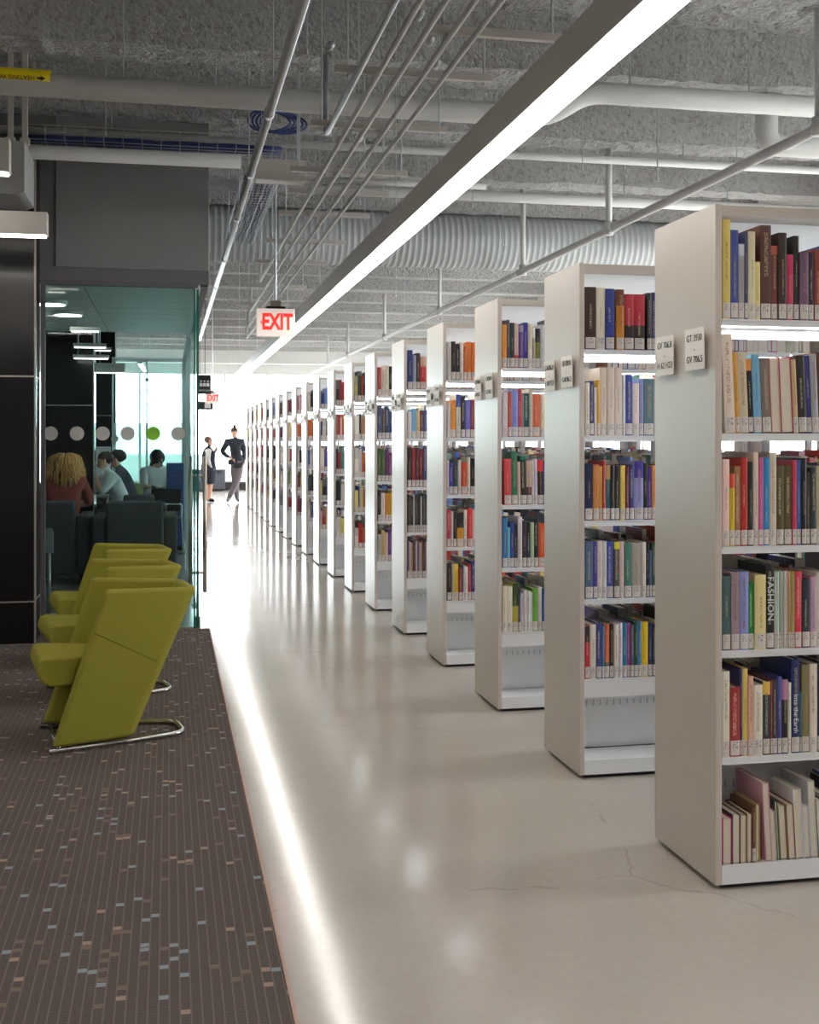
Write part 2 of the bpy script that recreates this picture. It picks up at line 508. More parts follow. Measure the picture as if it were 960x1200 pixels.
# black clad columns
def column(x0, x1, y0, y1, zs, top, label, corner=False):
    t = empty('clad_column', ((x0 + x1) / 2, (y0 + y1) / 2, 0))
    cx, cy = t.location.x, t.location.y
    MB().box(x0 + .02 - cx, x1 - .02 - cx, y0 + .02 - cy, y1 - .02 - cy, 0, top).build('core', M['dark'], t)
    for a, c in zip(zs[:-1], zs[1:]):
        MB().box(x0 - cx, x1 - cx, y0 - cy, y0 + .02 - cy, a + .006, c - .006).build('cladding_panel', M['black'], t, bevel=.002, seg=1)
        MB().box(x1 - .02 - cx, x1 - cx, y0 + .02 - cy, y1 - cy, a + .006, c - .006).build('cladding_panel', M['black'], t, bevel=.002, seg=1)
        if a > 0:
            MB().box(x0 - cx, x1 - cx, y0 + .003 - cy, y1 - cy, a - .006, a + .006).build('joint_strip', M['joint'], t)
    MB().box(x1 - cx, x1 + .012 - cx, y0 - .002 - cy, y0 + .02 - cy, 0, top).build('edge_trim', M['joint'], t)
    return tag(t, label, 'column')
column(-1.95, -.907, 8.46, 8.84, (0, .295, 1.845, 3.4), 3.4, 'glossy black clad column at the corner of the glass room beside the carpet')
column(-1.309, -.802, 13.2, 13.7, (0, .35, 1.79, 3.4), 3.74, 'glossy black clad column inside the glass room behind the blond reader')
column(-1.40, -.776, 18.0, 18.5, (0, .35, 1.785, 3.4), 3.74, 'narrow looking black clad column beyond the white board')
# grey duct casing above the corner column
t = MB().prism([(-2.4, 2.98), (-.955, 2.98), (-.905, 3.0), (-.905, 3.325), (-2.4, 3.325)], 'y', 7.9, 8.44).build('duct_casing', mat('pale_grey_casing', L(158, 157, 158), .6), bevel=.004)
tag(t, 'pale grey boxed duct casing above the corner black column', 'duct')

# front glass with vinyl dots
gw = empty('glass_partition', (0, GY + .03, 0))
tag(gw, 'clear glass front of the study room marked with a row of dots', 'glass wall')
MB().box(-.895, GX - .03, -.006, .006, .0, 2.56).build('pane', M['glass'], gw)
MB().box(-.905, -.875, -.03, .03, 0, 2.56).build('frame_post', M['drywall2'], gw)
MB().box(-.875, GX, -.02, .02, 2.535, 2.56).build('head_channel', M['drywall2'], gw)
MB().box(-.875, GX - .03, -.015, .015, 0, .02).build('sill_channel', M['joint'], gw)
MB().box(GX - .03, GX - .018, -.007, .007, 0, 2.56).build('glass_edge', M['gedge'], gw)
dm = MB().prism(arc(0, 0, .051, 0, 2 * math.pi, 31)[:-1], 'y', -.008, -.0062)
for i, x in enumerate((-.837, -.653, -.472, -.294, -.111, .071)):
    d = obj('vinyl_dot', dm.mesh('vinyl_dot'), M['gdot'] if i == 4 else M['dot'], gw)  # fifth dot is painted lime for the green showing from behind
    d.location = (x, 0, 1.455)
    if i == 4:
        d['label'] = 'dot coloured lime for something green showing from behind'

# side glass along the aisle with the pulled door
sw = empty('glass_side_wall', (GX, GY, 0))
tag(sw, 'clear glass side wall of the study room along the aisle', 'glass wall')
MB().box(-.006, .006, 1.32, 4.2, 0, 2.56).build('pane', M['glass2'], sw)
MB().box(-.006, .006, 4.24, 7.6, 0, 2.56).build('pane', M['glass2'], sw)
MB().box(-.02, .02, .02, 7.6, 2.53, 2.56).build('head_channel', M['mull'], sw)
MB().box(-.02, .02, 1.30, 7.6, 0, .02).build('sill_channel', M['mull'], sw)
for y in (4.22, 7.62):
    MB().box(-.03, .03, y - .03, y + .03, 0, 2.56).build('frame_post', M['mull'], sw)
dr = empty('door_1', (GX, GY + .05, 0)); struct(dr)
MB().box(-.006, .006, .01, 1.22, .01, 2.52).build('pane', M['glass2'], dr)
MB().box(-.009, .009, .0, .012, .01, 2.53).build('glass_edge', M['gedge'], dr)
ph = MB().tube([(.058, .18, .25), (.058, .18, 1.285)], .016, 12).build('pull_handle', M['steel'], dr, smooth=True)
MB().tube([(-.05, .18, .25), (-.05, .18, 1.285)], .016, 12).build('pull_handle', M['steel'], dr, smooth=True)
for z in (.40, 1.14):
    MB().tube([(-.05, .18, z), (.058, .18, z)], .011, 10).build('standoff', M['steel'], dr, smooth=True)
MB().box(-.02, .02, .02, .14, 0, .09).build('patch_fitting', M['steel'], dr, bevel=.004)

# far side of the study room: second glass screen with a frosted band
g2 = empty('glass_screen', (0, 17.0, 0))
tag(g2, 'glass screen with a frosted lower band at the far side of the study room', 'glass wall')
MB().box(-.776, GX, -.006, .006, 0, 2.56).build('pane', M['glass2'], g2)
MB().box(-.776, GX - .02, -.009, -.0065, .75, 1.66).build('frosted_band', M['frost'], g2)
MB().box(-.776, GX, -.02, .02, 2.53, 2.58).build('head_channel', M['mull'], g2)
for x in (-.765, -.3):
    MB().box(x - .012, x + .012, -.02, .02, 0, 2.56).build('frame_post', M['mull'], g2)
d = obj('vinyl_dot', dm.mesh('vinyl_dot'), M['dot'], g2); d.location = (-.775 + .04, -.012, 1.44)
wb = MB().box(-1.03, -.78, 16.7, 16.74, .66, 1.33).build('white_board', M['white'], bevel=.006)
MB().box(-1.0, -.81, 16.66, 16.70, .63, .66).build('pen_tray', M['joint'], wb)
MB().tube([(-.98, 16.72, 0), (-.98, 16.72, .67)], .012).build('leg', M['joint'], wb)
MB().tube([(-.82, 16.72, 0), (-.82, 16.72, .67)], .012).build('leg', M['joint'], wb)
tag(wb, 'white freestanding board beside the narrow black column in the study room', 'board')
o = MB().box(-3.0, -.06 + .02, 9.55, 16.68, 0, .008).build('room_carpet', M['carpet2'])
tag(o, 'grey patterned carpet inside the glass study room', 'carpet')

# ------------------------------------------------------------------ overhead services
def pendant(name, p0, p1, w, h, lens, label, cat='pendant light', rods=(), zc=CEIL, group=None):
    """linear pendant between two points (bottom of housing), open lens below"""
    p0 = Vector(p0); p1 = Vector(p1); d = p1 - p0; ln = d.length
    t = empty(name, p0, math.atan2(d.y, d.x))
    MB().box(0, ln, -w / 2, w / 2, .004, h).build('housing', M['fixture'], t, bevel=.003)
    MB().box(.012, ln - .012, -w / 2 + .004, w / 2 - .004, -.004, .006).build('lens', lens, t)
    for r in rods:
        MB().tube([(r, 0, h), (r, 0, zc - p0.z + .1)], .0025, 6).build('suspension_wire', M['galv'], t)
    return tag(t, label, cat, group)
pendant('linear_pendant', (1.137, -2.5, 2.42), (1.137, 27.0, 2.42), .104, .122, M['lens'],
        'long continuous linear pendant light running along the aisle beside the book stacks', rods=[2, 5.4, 8.4, 11.5, 15.6, 18, 22, 26])
pendant('linear_pendant', (-3.2, 7.60, 2.665), (-.733, 7.60, 2.665), .10, .145, M['lens2'],
        'short linear pendant hanging in front of the corner black column', rods=[.6])
pendant('linear_pendant', (-3.2, 7.20, 2.955), (-.905, 7.20, 2.955), .10, .20, M['lens2'],
        'linear pendant hanging just in front of the pale duct casing', rods=[.6])
for y, n in ((5.0, 'over the carpet beside the green chairs'), (2.6, 'over the middle of the carpet'), (.2, 'over the carpet end away from the glass room')):
    pendant('linear_pendant', (-4.6, y, 2.955), (-1.05, y, 2.955), .10, .20, M['fill_lens'], 'added fill pendant crossing %s' % n, rods=[.6, 2.8], group='added lounge fill pendants')  # unseen pendants added to brighten the carpet and near floor
for y, n in ((.4, 'just before the first book stack'), (-2.4, 'well before the first book stack')):
    pendant('linear_pendant', (1.5, y, 2.955), (5.6, y, 2.955), .10, .20, M['fill_lens'], 'added fill pendant crossing the floor %s' % n, rods=[.6, 3.2], group='added fill pendants before the stacks')  # unseen pendants added to light the fronts of the first stack
pendant('linear_pendant', (.567, 8.0, 3.155), (.914, 8.0, 3.155), .12, .14, M['white'],
        'short white box light hanging under the cable tray', rods=[.05, .3])
for (x0, x1, y, z, n) in ((-.869, -.609, 11.0, 2.39, 'nearest the front glass'), (-.931, -.609, 12.2, 2.34, 'over the grey armchairs'), (-.992, -.622, 12.95, 2.28, 'close to the inner black column'),
                       (-.90, -.69, 15.0, 2.52, 'over the meeting table'), (-.823, -.488, 14.0, 2.19, 'with a deep pale housing')):
    pendant('linear_pendant', (x0, y, z), (x1, y, z), .08, .11 if y == 14 else .04, M['lens2'],
            'small linear pendant in the study room %s' % n, rods=[.05], zc=2.5 if y < 12.6 else CEIL, group='small pendants in the study room')
for i, (u, y, z) in enumerate(((-.46, 19.0, 2.62), (-.44, 22.0, 2.5))):
    pendant('linear_pendant', (-.44 + .05 * i, y, z), (-.40 + .05 * i, y + 2.0, z), .07, .06, M['lens'],
            'linear pendant beyond the study room %s' % ('close behind the white board' if i == 0 else 'nearest the far windows'), rods=[.4, 1.6], group='pendants beyond the study room')

# round supply pipe with yellow marker
HY, HZ = 6.87, 3.408
def bend(pts, r=.12, n=5):
    """round the corners of a path"""
    out = [Vector(pts[0])]
    for a, b_, c in zip(pts[:-2], pts[1:-1], pts[2:]):
        a, b_, c = Vector(a), Vector(b_), Vector(c)
        p = b_ + (a - b_).normalized() * r; q = b_ + (c - b_).normalized() * r
        for i in range(n + 1):
            t = i / n
            out.append(p.lerp(b_, t).lerp(b_.lerp(q, t), t))
    out.append(Vector(pts[-1]))
    return out
hp = empty('heating_pipe', (0, HY, HZ))
tag(hp, 'thick white heating pipe crossing the ceiling with a yellow flow marker', 'pipe')
MB().tube(bend([(-5, 0, 0), (2.26, 0, -.03), (2.52, 0, .135), (6.3, 0, .125)], .12), .066, 20).build('pipe_run', M['pipe'], hp, smooth=True)
MB().tube([(-1.6, 0, .0), (-.644, 0, .0)], .0675, 24).build('pipe_marker', M['yellow'], hp, smooth=True)
tm = text_mesh('HEATING WTR SUPPLY', .033, .0008, 'LEFT')
to = obj('lettering', tm, M['ink'], hp); to.location = (-.725, -.0685, 0); to.rotation_euler = (math.pi / 2, math.pi, 0)
ar = MB().prism([(-.715, -.006), (-.695, -.006), (-.695, -.014), (-.668, 0), (-.695, .014), (-.695, .006), (-.715, .006)], 'y', -.0695, -.068).build('flow_arrow', M['ink'], hp)
for x in (-1.8, -.25, 1.1, 2.8, 3.6):
    MB().tube([(x, 0, .06), (x, 0, CEIL - HZ + .05)], .005, 6).build('hanger_rod', M['galv'], hp)

def pipe(name, pts, r, m, label, rods=(), cat='pipe', group=None, couplings=()):
    p0 = Vector(pts[0])
    t = empty(name, p0)
    q = [Vector(p) - p0 for p in pts]
    MB().tube(bend(q, min(.1, 4 * r)) if len(q) > 2 else q, r, 12).build('pipe_run', m, t, smooth=True)
    d = (q[-1] - q[0]).normalized()
    for s in couplings:
        MB().tube([q[0] + d * s, q[0] + d * (s + .07)], r * 1.22, 12).build('coupling', m, t, smooth=True)
    for s in rods:
        p = q[0] + d * s
        MB().tube([p, (p.x, p.y, CEIL - p0.z + .05)], .005, 6).build('hanger_rod', M['galv'], t)
    return tag(t, label, cat, group)
pipe('conduit', [(.512, 1.5, 3.1), (.512, 20.0, 3.1)], .024, M['galv'], 'shiny steel pipe running along the aisle past the bulkhead corner',
     rods=[2.0, 4.4, 6.2, 7.3, 8.8, 12, 14], couplings=[1.9, 4.6, 6.0, 7.5, 9.6, 11.6])
pipe('sprinkler_pipe', [(3.47, 0.5, 3.1), (3.47, 30, 3.1)], .031, M['pipe'], 'white sprinkler main running above the book stacks',
     couplings=[5.3, 8.3, 10.9, 14])
spk = [o for o in COL.objects if o.name.startswith('sprinkler_pipe')][0]
for y in (5.83, 8.96, 11.3, 15, 19, 23, 26):
    MB().tube([(0, y - .5, .02), (0, y - .5, prof(y) - 3.1 + .005)], .026, 10).tube([(0, y - .5, -.04), (0, y - .5, .06)], .04, 12).build('riser', M['pipe'], spk, smooth=True)
for y, z, r, xs, lab in ((8.72, 3.60, .030, (-2.0, 6.2), 'thin white pipe crossing the ceiling beneath the second sprayed rib'),
                         (9.95, 3.54, .045, (-1.0, 6.2), 'white pipe crossing the ceiling next to the spiral duct'),
                         (8.40, 3.375, .050, (-2.4, .50), 'pale pipe passing in front of the bulkhead top'),
                         (8.06, 3.20, .022, (.93, 2.2), 'slim white pipe leaving the white box light')):
    pipe('pipe', [(xs[0], y, z), (xs[1], y, z)], r, M['pipe'], lab, rods=[.5, 1.6, 3.2, 5.0, 6.0] if xs[1] > 3 else [.4, 1.2])
pipe('return_pipe', [(3.98, 7.35, 3.74), (3.98, 7.35, 3.41), (6.2, 7.35, 3.41)], .075, M['pipe'], 'short white pipe elbow below the heating pipe near the sprinkler riser', rods=[])
for x in (-1.02, -.93):
    o = MB().box(x - .018, x + .018, 8.12, 8.156, 3.33, prof(8.14) + .004).box(x - .03, x + .03, 8.11, 8.166, 3.36, 3.40).build('hanger_strut', M['fixture'], bevel=.002, seg=1)
    tag(o, 'vertical steel strut hanger above the pale duct casing', 'bracket', 'strut hangers above the casing')
# electrical conduits on strut trapezes
CX = (.857, .954, 1.051, 1.161, 1.261)
for i, x in enumerate(CX):
    if i == 0:
        pts = [(x, 1.5, 3.1), (x, 6.5, 3.1), (x, 6.52, 3.55)]
    else:
        y1 = (0, 12.6, 15.5, 17.5, 19.5)[i]
        pts = [(x, 1.5, 3.1), (x, y1, 3.1), (x + .02, y1 + .1, 3.6)]
    pipe('conduit', pts, .013 if i else .016, M['galv'] if i == 0 else M['pipe'],
         ('grey steel conduit turning up before the others, outermost of the conduit run' if i == 0 else
          '%s white conduit of the parallel run counted from the grey one' % ('first', 'second', 'third', 'fourth')[i - 1]),
         couplings=[2.8 + .3 * i, 4.8 + .3 * i], group='parallel conduits over the aisle')
for i, y in enumerate((4.85, 5.45, 6.4, 7.5, 8.15, 8.95, 10.2, 11.4, 13.2, 15.0)):
    t = empty('strut_trapeze', (1.1, y, 3.137))
    x0, x1 = ((-.02, .56) if i == 0 else (-.34, .42) if i < 4 else (-.285, .42))
    b = MB().box(x0, x1, -.016, .016, -.02, .016)
    b.build('strut_channel', M['fixture'], t, bevel=.003)
    for x in (x0 + .06, x1 - .04):
        MB().tube([(x, 0, -.04), (x, 0, prof(y) - 3.137 + .004)], .005, 6).build('threaded_rod', M['galv'], t)
    tag(t, '%s strut trapeze under the parallel conduits counted back from the steel conduit upturn' % ('nearest' if i == 2 else 'nearer' if i < 2 else ORD[i - 2]) if i > 1 else ('wide strut trapeze reaching past the parallel conduits' if i == 0 else 'strut trapeze between the widest trapeze and the conduit upturn'), 'bracket', 'conduit trapezes')

# spiral duct
b = MB(); pts = []; rs = []
x = XL + .1
k = 0
while x < XR - .1:
    pts.append((x, 0, 0)); rs.append(.294 if k % 3 else .281); x += .021; k += 1
b.tube(pts, rs, 28)
sd = b.build('spiral_duct', M['duct'], smooth=True); sd.location = (0, 12.0, 3.50)
tag(sd, 'large spiral-wound metal air duct crossing above the aisle', 'duct')
for x in (.2, 2.4, 4.6):
    MB().tube([(x, 0, .28), (x, 0, .62)], .006, 6).build('hanger_rod', M['galv'], sd)

# second, far duct and beam near the windows
o = MB().box(XL + .2, XR - .2, 30.6, 30.9, 3.42, 3.8).build('ceiling_beam', M['wallp'], bevel=.01)
tag(o, 'white beam crossing the ceiling close to the bright far windows', 'beam')

# wire basket cable trays and cables
def tray(p0, p1, w, h, label, step):
    p0 = Vector(p0); p1 = Vector(p1); d = p1 - p0; ln = d.length
    t = empty('cable_tray', p0, math.atan2(d.y, d.x))
    b = MB()
    for (y, z) in ((-w / 2, h), (-w / 2, h / 2), (-w / 2, 0), (-w / 6, 0), (w / 6, 0), (w / 2, 0), (w / 2, h / 2), (w / 2, h)):
        b.tube([(0, y, z), (ln, y, z)], .003, 5)
    b.build('long_wires', M['galv'], t)
    b = MB(); x = .02
    while x < ln:
        b.tube([(x, -w / 2, h), (x, -w / 2, 0), (x, w / 2, 0), (x, w / 2, h)], .003, 5); x += step
    b.build('cross_wires', M['galv'], t)
    b = MB()
    for i in range(9):
        yy = (i - 4) * w * .1
        b.tube([(ln * j / 14, yy + R.uniform(-.012, .012), .018 + (i % 3) * .013 + R.uniform(-.004, .004)) for j in range(15)], .0065, 6)
    b.build('cable_bundle', M['blue'], t, smooth=True)
    return tag(t, label, 'cable tray')
tray((-.98, 8.55, 3.47), (.80, 8.55, 3.47), .26, .10, 'wire basket cable tray crossing in front of the bulkhead', .13)
tray((.665, 8.75, 3.32), (.665, 11.6, 3.32), .27, .06, 'wire basket cable tray running along the aisle past the exit sign', .10)
b = MB()
for k in range(5):
    pts = []
    for j in range(26):
        a = 2 * math.pi * j / 25 * 1.4 + k * .4
        pts.append((.70 + .15 * math.cos(a) + .03 * k, 8.36 + .03 * math.sin(a * 2) + .01 * k, 3.665 + .075 * math.sin(a)))
    b.tube(pts, .008, 6)
o = b.build('cable_coil', M['blue'], smooth=True)
tag(o, 'loose coil of blue data cable lying on the wire cable tray', 'cable')

# thin hangers here and there
for i, (x, y, z0) in enumerate(((.6, 5.2, 3.12), (.28, 7.2, 3.45), (2.0, 7.6, 3.5), (2.9, 8.0, 3.35), (2.4, 9.2, 3.3), (3.0, 10.4, 3.2), (2.2, 10.8, 3.4), (4.3, 8.4, 3.4), (1.5, 9.3, 3.3), (-.4, 7.9, 3.4), (3.3, 7.6, 3.2), (2.6, 13.5, 3.1), (3.0, 15.0, 3.1), (2.1, 16.5, 3.2))):
    o = MB().tube([(x, y, z0), (x, y, CEIL)], .004, 6).tube([(x, y, z0 - .012), (x, y, z0 + .012)], .009, 6).build('hanger_rod', M['galv'])
    tag(o, 'thin bare threaded rod hanging from the sprayed ceiling with nothing attached', 'rod', 'bare ceiling rods')

# exit signs and restroom signs
def exit_sign(loc, s, label, zt, arrow=True):
    t = empty('exit_sign', loc)
    hs = MB().box(-.15 * s, .15 * s, -.03 * s, .03 * s, 0, .22 * s).build('housing', M['exitw'], t, bevel=.006 * s)
    lm = text_mesh('EXIT', .165 * s, .001, bold=.006 * s)
    lo = obj('lettering', lm, M['red'], t); lo.location = (.01 * s, -.0315 * s, .11 * s); lo.rotation_euler.x = math.pi / 2; lo.scale = (.72, 1.06, 1)
    if arrow:
        MB().prism([(-.125 * s, .11 * s), (-.108 * s, .128 * s), (-.108 * s, .118 * s), (-.117 * s, .11 * s), (-.108 * s, .102 * s), (-.108 * s, .092 * s)], 'y', -.0325 * s, -.0305 * s).build('arrow', M['red'], t)
    MB().box(-.075 * s, .075 * s, -.035 * s, .035 * s, .22 * s, .238 * s).build('canopy_plate', M['dark'], t, bevel=.003)
    MB().box(-.04 * s, .04 * s, -.03 * s, .03 * s, .238 * s, .285 * s).build('junction_box', mat('beige_box', L(150, 142, 130), .5), t, bevel=.004)
    MB().tube([(0, 0, .285 * s), (0, 0, zt - loc[2])], .009, 8).build('stem', M['galv'], t)
    return tag(t, label, 'exit sign')
exit_sign((.836, 9.4, 2.232), 1.0, 'white exit sign with red letters hanging over the aisle on a steel stem', CEIL)
exit_sign((.72, 20.0, 2.04), .78, 'small red exit sign hanging under the black restroom sign', CEIL, False)
t = empty('hanging_sign', (.595, 19.9, 2.19))
MB().box(-.13, .10, -.015, .015, 0, .32).build('sign_board', M['signb'], t, bevel=.003)
for x in (-.055, 0, .055):
    MB().lathe([(.0, 0), (.014, .004), (.018, .014), (.014, .026), (0, .03)], 8, (x - .01, -.02, .20)).build('figure_head', M['white'], t, smooth=True)
    MB().prism([(x - .035, .13), (x + .015, .13), (x + .012, .185), (x - .032, .185)], 'y', -.019, -.0155).build('figure_body', M['white'], t)
lo = obj('lettering', text_mesh('RESTROOMS', .034, .0006), M['white'], t); lo.location = (-.015, -.0165, .06); lo.rotation_euler.x = math.pi / 2
MB().tube([(0, 0, .32), (0, 0, CEIL - 2.19)], .006, 6).build('stem', M['dark'], t)
tag(t, 'black hanging sign with white people symbols beyond the glass door', 'sign')
t = empty('hanging_sign', (.60, 20.3, 1.94))
MB().box(-.12, .14, -.015, .015, 0, .14).build('sign_board', M['signb'], t, bevel=.003)
MB().box(-.0, .10, -.018, -.0152, .03, .11).build('white_field', M['white'], t)
MB().tube([(-.08, 0, .14), (-.08, 0, CEIL - 1.94)], .005, 6).build('stem', M['dark'], t)
tag(t, 'small black and white sign hanging below the far exit sign', 'sign')

# ================================================================== BOOK STACKS
SX, SY0, SDY, SD, SH = 1.662, 3.387, 1.2326, .466, 2.134
SLEN = 2.83
TIER = (1.777, 1.420, 1.067, .742, .410, .075)
def shelf_mesh(x0, x1, lip=.022):
    # tray shelf: plate with folded front lip and raised back edge, front at y = 0
    b = MB()
    b.prism([(0, -lip), (.004, -lip), (.004, -.006), (.213, -.006), (.213, .02), (.216, .02), (.216, -.004), (.216, -.009), (.007, -.009), (.007, -lip)][::-1], 'x', x0, x1)
    b.box(x0, x1, 0, .216, -.006, 0)
    return b.mesh('shelf')

SHELF = [shelf_mesh(.026, .955), shelf_mesh(.965, 1.885), shelf_mesh(1.895, SLEN - .026)]
DEEP = [shelf_mesh(.026, .955, .075), shelf_mesh(.965, 1.885, .075), shelf_mesh(1.895, SLEN - .026, .075)]
def slots_mesh():
    b = MB()
    x = .05
    while x < SLEN - .05:
        b.box(x, x + .004, -.0015, 0, -.012, .012); x += .031
    return b.mesh('slots')
SLOTS = slots_mesh()

def make_stack():
    t = empty('book_stack', (0, 0, 0))
    MB().box(0, .022, 0, SD, .016, SH).build('end_panel', M['panel'], t, bevel=.0025)
    MB().box(SLEN - .022, SLEN, 0, SD, .016, SH).build('end_panel', M['panel'], t, bevel=.0025)
    c = MB().box(.022, SLEN - .022, .004, SD - .004, SH - .012, SH - .004)
    c.box(.022, SLEN - .022, .004, .014, SH - .034, SH - .012); c.box(.022, SLEN - .022, SD - .014, SD - .004, SH - .034, SH - .012)
    c.build('canopy', M['panel'], t)
    mid = SD / 2
    for x in (.045, .96, 1.89, SLEN - .045):
        MB().box(x - .016, x + .016, mid - .012, mid + .012, .02, SH - .012).build('upright', M['shelf'], t)
    MB().box(.03, SLEN - .03, mid - .004, mid + .004, TIER[0] + .015, SH - .012).build('back_panel', M['shelf'], t)
    MB().box(.03, SLEN - .03, mid - .006, mid + .006, .07, .375).build('back_panel', M['shelf'], t)
    for s in (0, 1):
        for z in TIER[:5]:
            for k in (0, 1, 2):
                o = obj('shelf', SHELF[k], M['shelf'], t)
                o.location = (0, .006, z) if s == 0 else (0, SD - .006, z)
                if s:
                    o.scale.y = -1
        y0, y1 = (.004, mid - .006) if s == 0 else (mid + .006, SD - .004)
        e = .004 if s == 0 else SD - .004
        d = 1 if s == 0 else -1
        MB().prism([(e, .016), (e + d * .006, .016), (e + d * .006, .062), (e + d * .20, .062), (e + d * .20, .072), (e, .075)], 'x', .024, SLEN - .024).build('base_shelf', M['shelf'], t)
        sl = obj('slots', SLOTS, M['slot'], t); sl['kind'] = 'stuff'; sl.location = (0, mid - d * .0065, .262)
        if s:
            sl.scale.y = -1
        MB().box(.03, SLEN - .03, e + d * .05 - .008, e + d * .05 + .008, SH - .020, SH - .0125).build('led_strip', M['led2'], t)
        MB().box(.03, SLEN - .03, e + d * .06 - .008, e + d * .06 + .008, TIER[0] - .020, TIER[0] - .0095).build('led_strip', M['led'], t)
    MB().box(.03, SLEN - .03, .02, SD - .02, 0, .0155).build('kick_base', M['dark'], t)
    # two range signs on the aisle panel
    for i, y in enumerate((.115, .345)):
        s = MB().prism([(-.015, -.066), (-.0175, .066), (-.0162, .066), (-.0137, -.066)], 'y', y - .070, y + .070)
        s.box(-.0145, -.0005, y - .03, y + .03, -.02, .02)
        s.build('range_sign', M['card'], t).location.z = 1.69 if i == 0 else 1.685
    return t

SIGNS = {0: (('GT 3930', 'GV 706.5'), ('GV 706.8', 'H 62 H23')), 1: (('H 62 I', 'K 1'), ('K 2', 'K 7')), 2: (('K 8', 'L 1'), ('L 7', 'M 1'))}
stack0 = make_stack()
STACKS = []
SLABEL = {
    0: 'white steel book stack whose bottom shelf is filled with books',
    1: 'white book stack holding two matching red volumes on its top shelf',
    2: 'white book stack with a broad orange book on its second shelf',
    3: 'white book stack with orange volumes on its top shelf',
    4: 'white book stack with slim plastic-sleeved pamphlets on its lower shelves',
}
for k in range(19):
    t = stack0 if k == 0 else copy_tree(stack0)
    t.location = (SX, SY0 + k * SDY, 0)
    tag(t, SLABEL.get(k, '%s white book stack of the row counted from the stack with filled bottom shelf' % ORD[k]), 'book stack', 'book stacks in a row along the aisle')
    STACKS.append(t)
    if k:
        for c in t.children:
            if c.data in SHELF and abs(c.location.z - TIER[4]) < .01:
                c.data = DEEP[SHELF.index(c.data)]
    sg = [c for c in t.children if c.name.startswith('range_sign')]
    sg.sort(key=lambda o: -sum(v.co.y for v in o.data.vertices))
    if k < 3:
        for si, s in enumerate(reversed(sg)):
            y = (.115, .345)[si]
            for j, txt in enumerate((SIGNS[k][si][0], '-', SIGNS[k][si][1])):
                lo = obj('lettering', text_mesh(txt, .031, .0004), M['ink'], s)
                # card face leans: follow its slope
                zz = (.034, 0, -.034)[j]
                xx = -.01625 - .00125 * zz / .066 - .0007
                lo.location = (xx, y, zz); lo.rotation_euler = (math.pi / 2, 0, -math.pi / 2)

# ------------------------------------------------------------------ books
def cname(c):
    r, g, b = c
    mx, mn = max(c), min(c)
    import colorsys
    h, s, v = colorsys.rgb_to_hsv(r / 255, g / 255, b / 255); h *= 360
    if v < .27: return 'black' if s < .5 else ('dark brown' if h < 45 or h > 330 else 'dark navy')
    if s < .14: return 'white' if v > .85 else 'pale grey' if v > .68 else 'grey'
    if s < .3 and v > .75 and 15 < h < 70: return 'cream'
    if h < 14 or h > 345: return ('red' if s > .55 else 'pink') if v > .45 else 'maroon'
    if h < 40: return ('orange' if s > .55 and v > .7 else 'tan' if v > .6 else 'brown')
    if h < 68: return 'yellow' if v > .6 else 'olive'
    if h < 165: return 'green'
    if h < 200: return 'teal' if v < .7 else 'light blue'
    if h < 245: return 'navy' if v < .5 else ('blue' if s > .4 else 'pale blue')
    if h < 290: return 'purple' if s > .3 else 'lilac'
    return 'magenta' if s > .5 else 'mauve'

def book_mesh(w, h, d, col, band, pages_out):
    """case-bound book: convex spine at y=0 (or open fore edge), boards, colour per face"""
    c = L(*col); bc = L(*band[1]) if band else c
    zb = h * (1 - band[0]) if band else h * .6
    me = bpy.data.meshes.new('book')
    vs = []; fs = []; cols = []; uvs = []
    t = .0025
    if not pages_out:
        xs = [(0, .0022), (.22 * w, .0004), (.5 * w, 0), (.78 * w, .0004), (w, .0022)]
        zs = (0, zb, h)
        for z in zs:
            for (x, y) in xs: vs.append((x, y, z))
        for r in range(2):
            for i in range(4):
                fs.append((r * 5 + i, r * 5 + i + 1, r * 5 + 6 + i, r * 5 + 5 + i)); cols.append(c if r == 0 else bc)
                uvs.append([(xs[i][0] / w, zs[r] / h), (xs[i + 1][0] / w, zs[r] / h), (xs[i + 1][0] / w, zs[r + 1] / h), (xs[i][0] / w, zs[r + 1] / h)])
        y0 = .0022
    else:
        y0 = 0
        o = 0
    def quad(p):
        n = len(vs); vs.extend(p); fs.append((n, n + 1, n + 2, n + 3)); cols.append(c); uvs.append([(-1, -1)] * 4)
    for (a, b_) in ((0, t), (w - t, w)):
        quad([(a, d, 0), (a, y0, 0), (a, y0, h), (a, d, h)])
        quad([(b_, y0, 0), (b_, d, 0), (b_, d, h), (b_, y0, h)])
        quad([(a, y0, h), (b_, y0, h), (b_, d, h), (a, d, h)])
        quad([(a, y0, 0), (b_, y0, 0), (b_, y0, h), (a, y0, h)] if pages_out else [(a, d, 0), (a, d, h), (b_, d, h), (b_, d, 0)])
    if not pages_out:   # spine cap
        quad([(0, .0022, h), (.22 * w, .0004, h), (.78 * w, .0004, h), (w, .0022, h)])
    else:               # spine is at the back
        quad([(0, d, 0), (0, d, h), (w, d, h), (w, d, 0)])
        quad([(0, d - t, 0), (w, d - t, 0), (w, d - t, h), (0, d - t, h)])
        quad([(0, d - t, h), (w, d - t, h), (w, d, h), (0, d, h)])
    me.from_pydata(vs, [], fs)
    ca = me.attributes.new('col', 'FLOAT_COLOR', 'CORNER')
    flat = []
    for f, cc in zip(fs, cols): flat += list(cc) * len(f)
    ca.data.foreach_set('color', flat)
    ul = me.uv_layers.new(name='UVMap')
    ul.data.foreach_set('uv', [x for q in uvs for p in q for x in p])
    me.update()
    return me

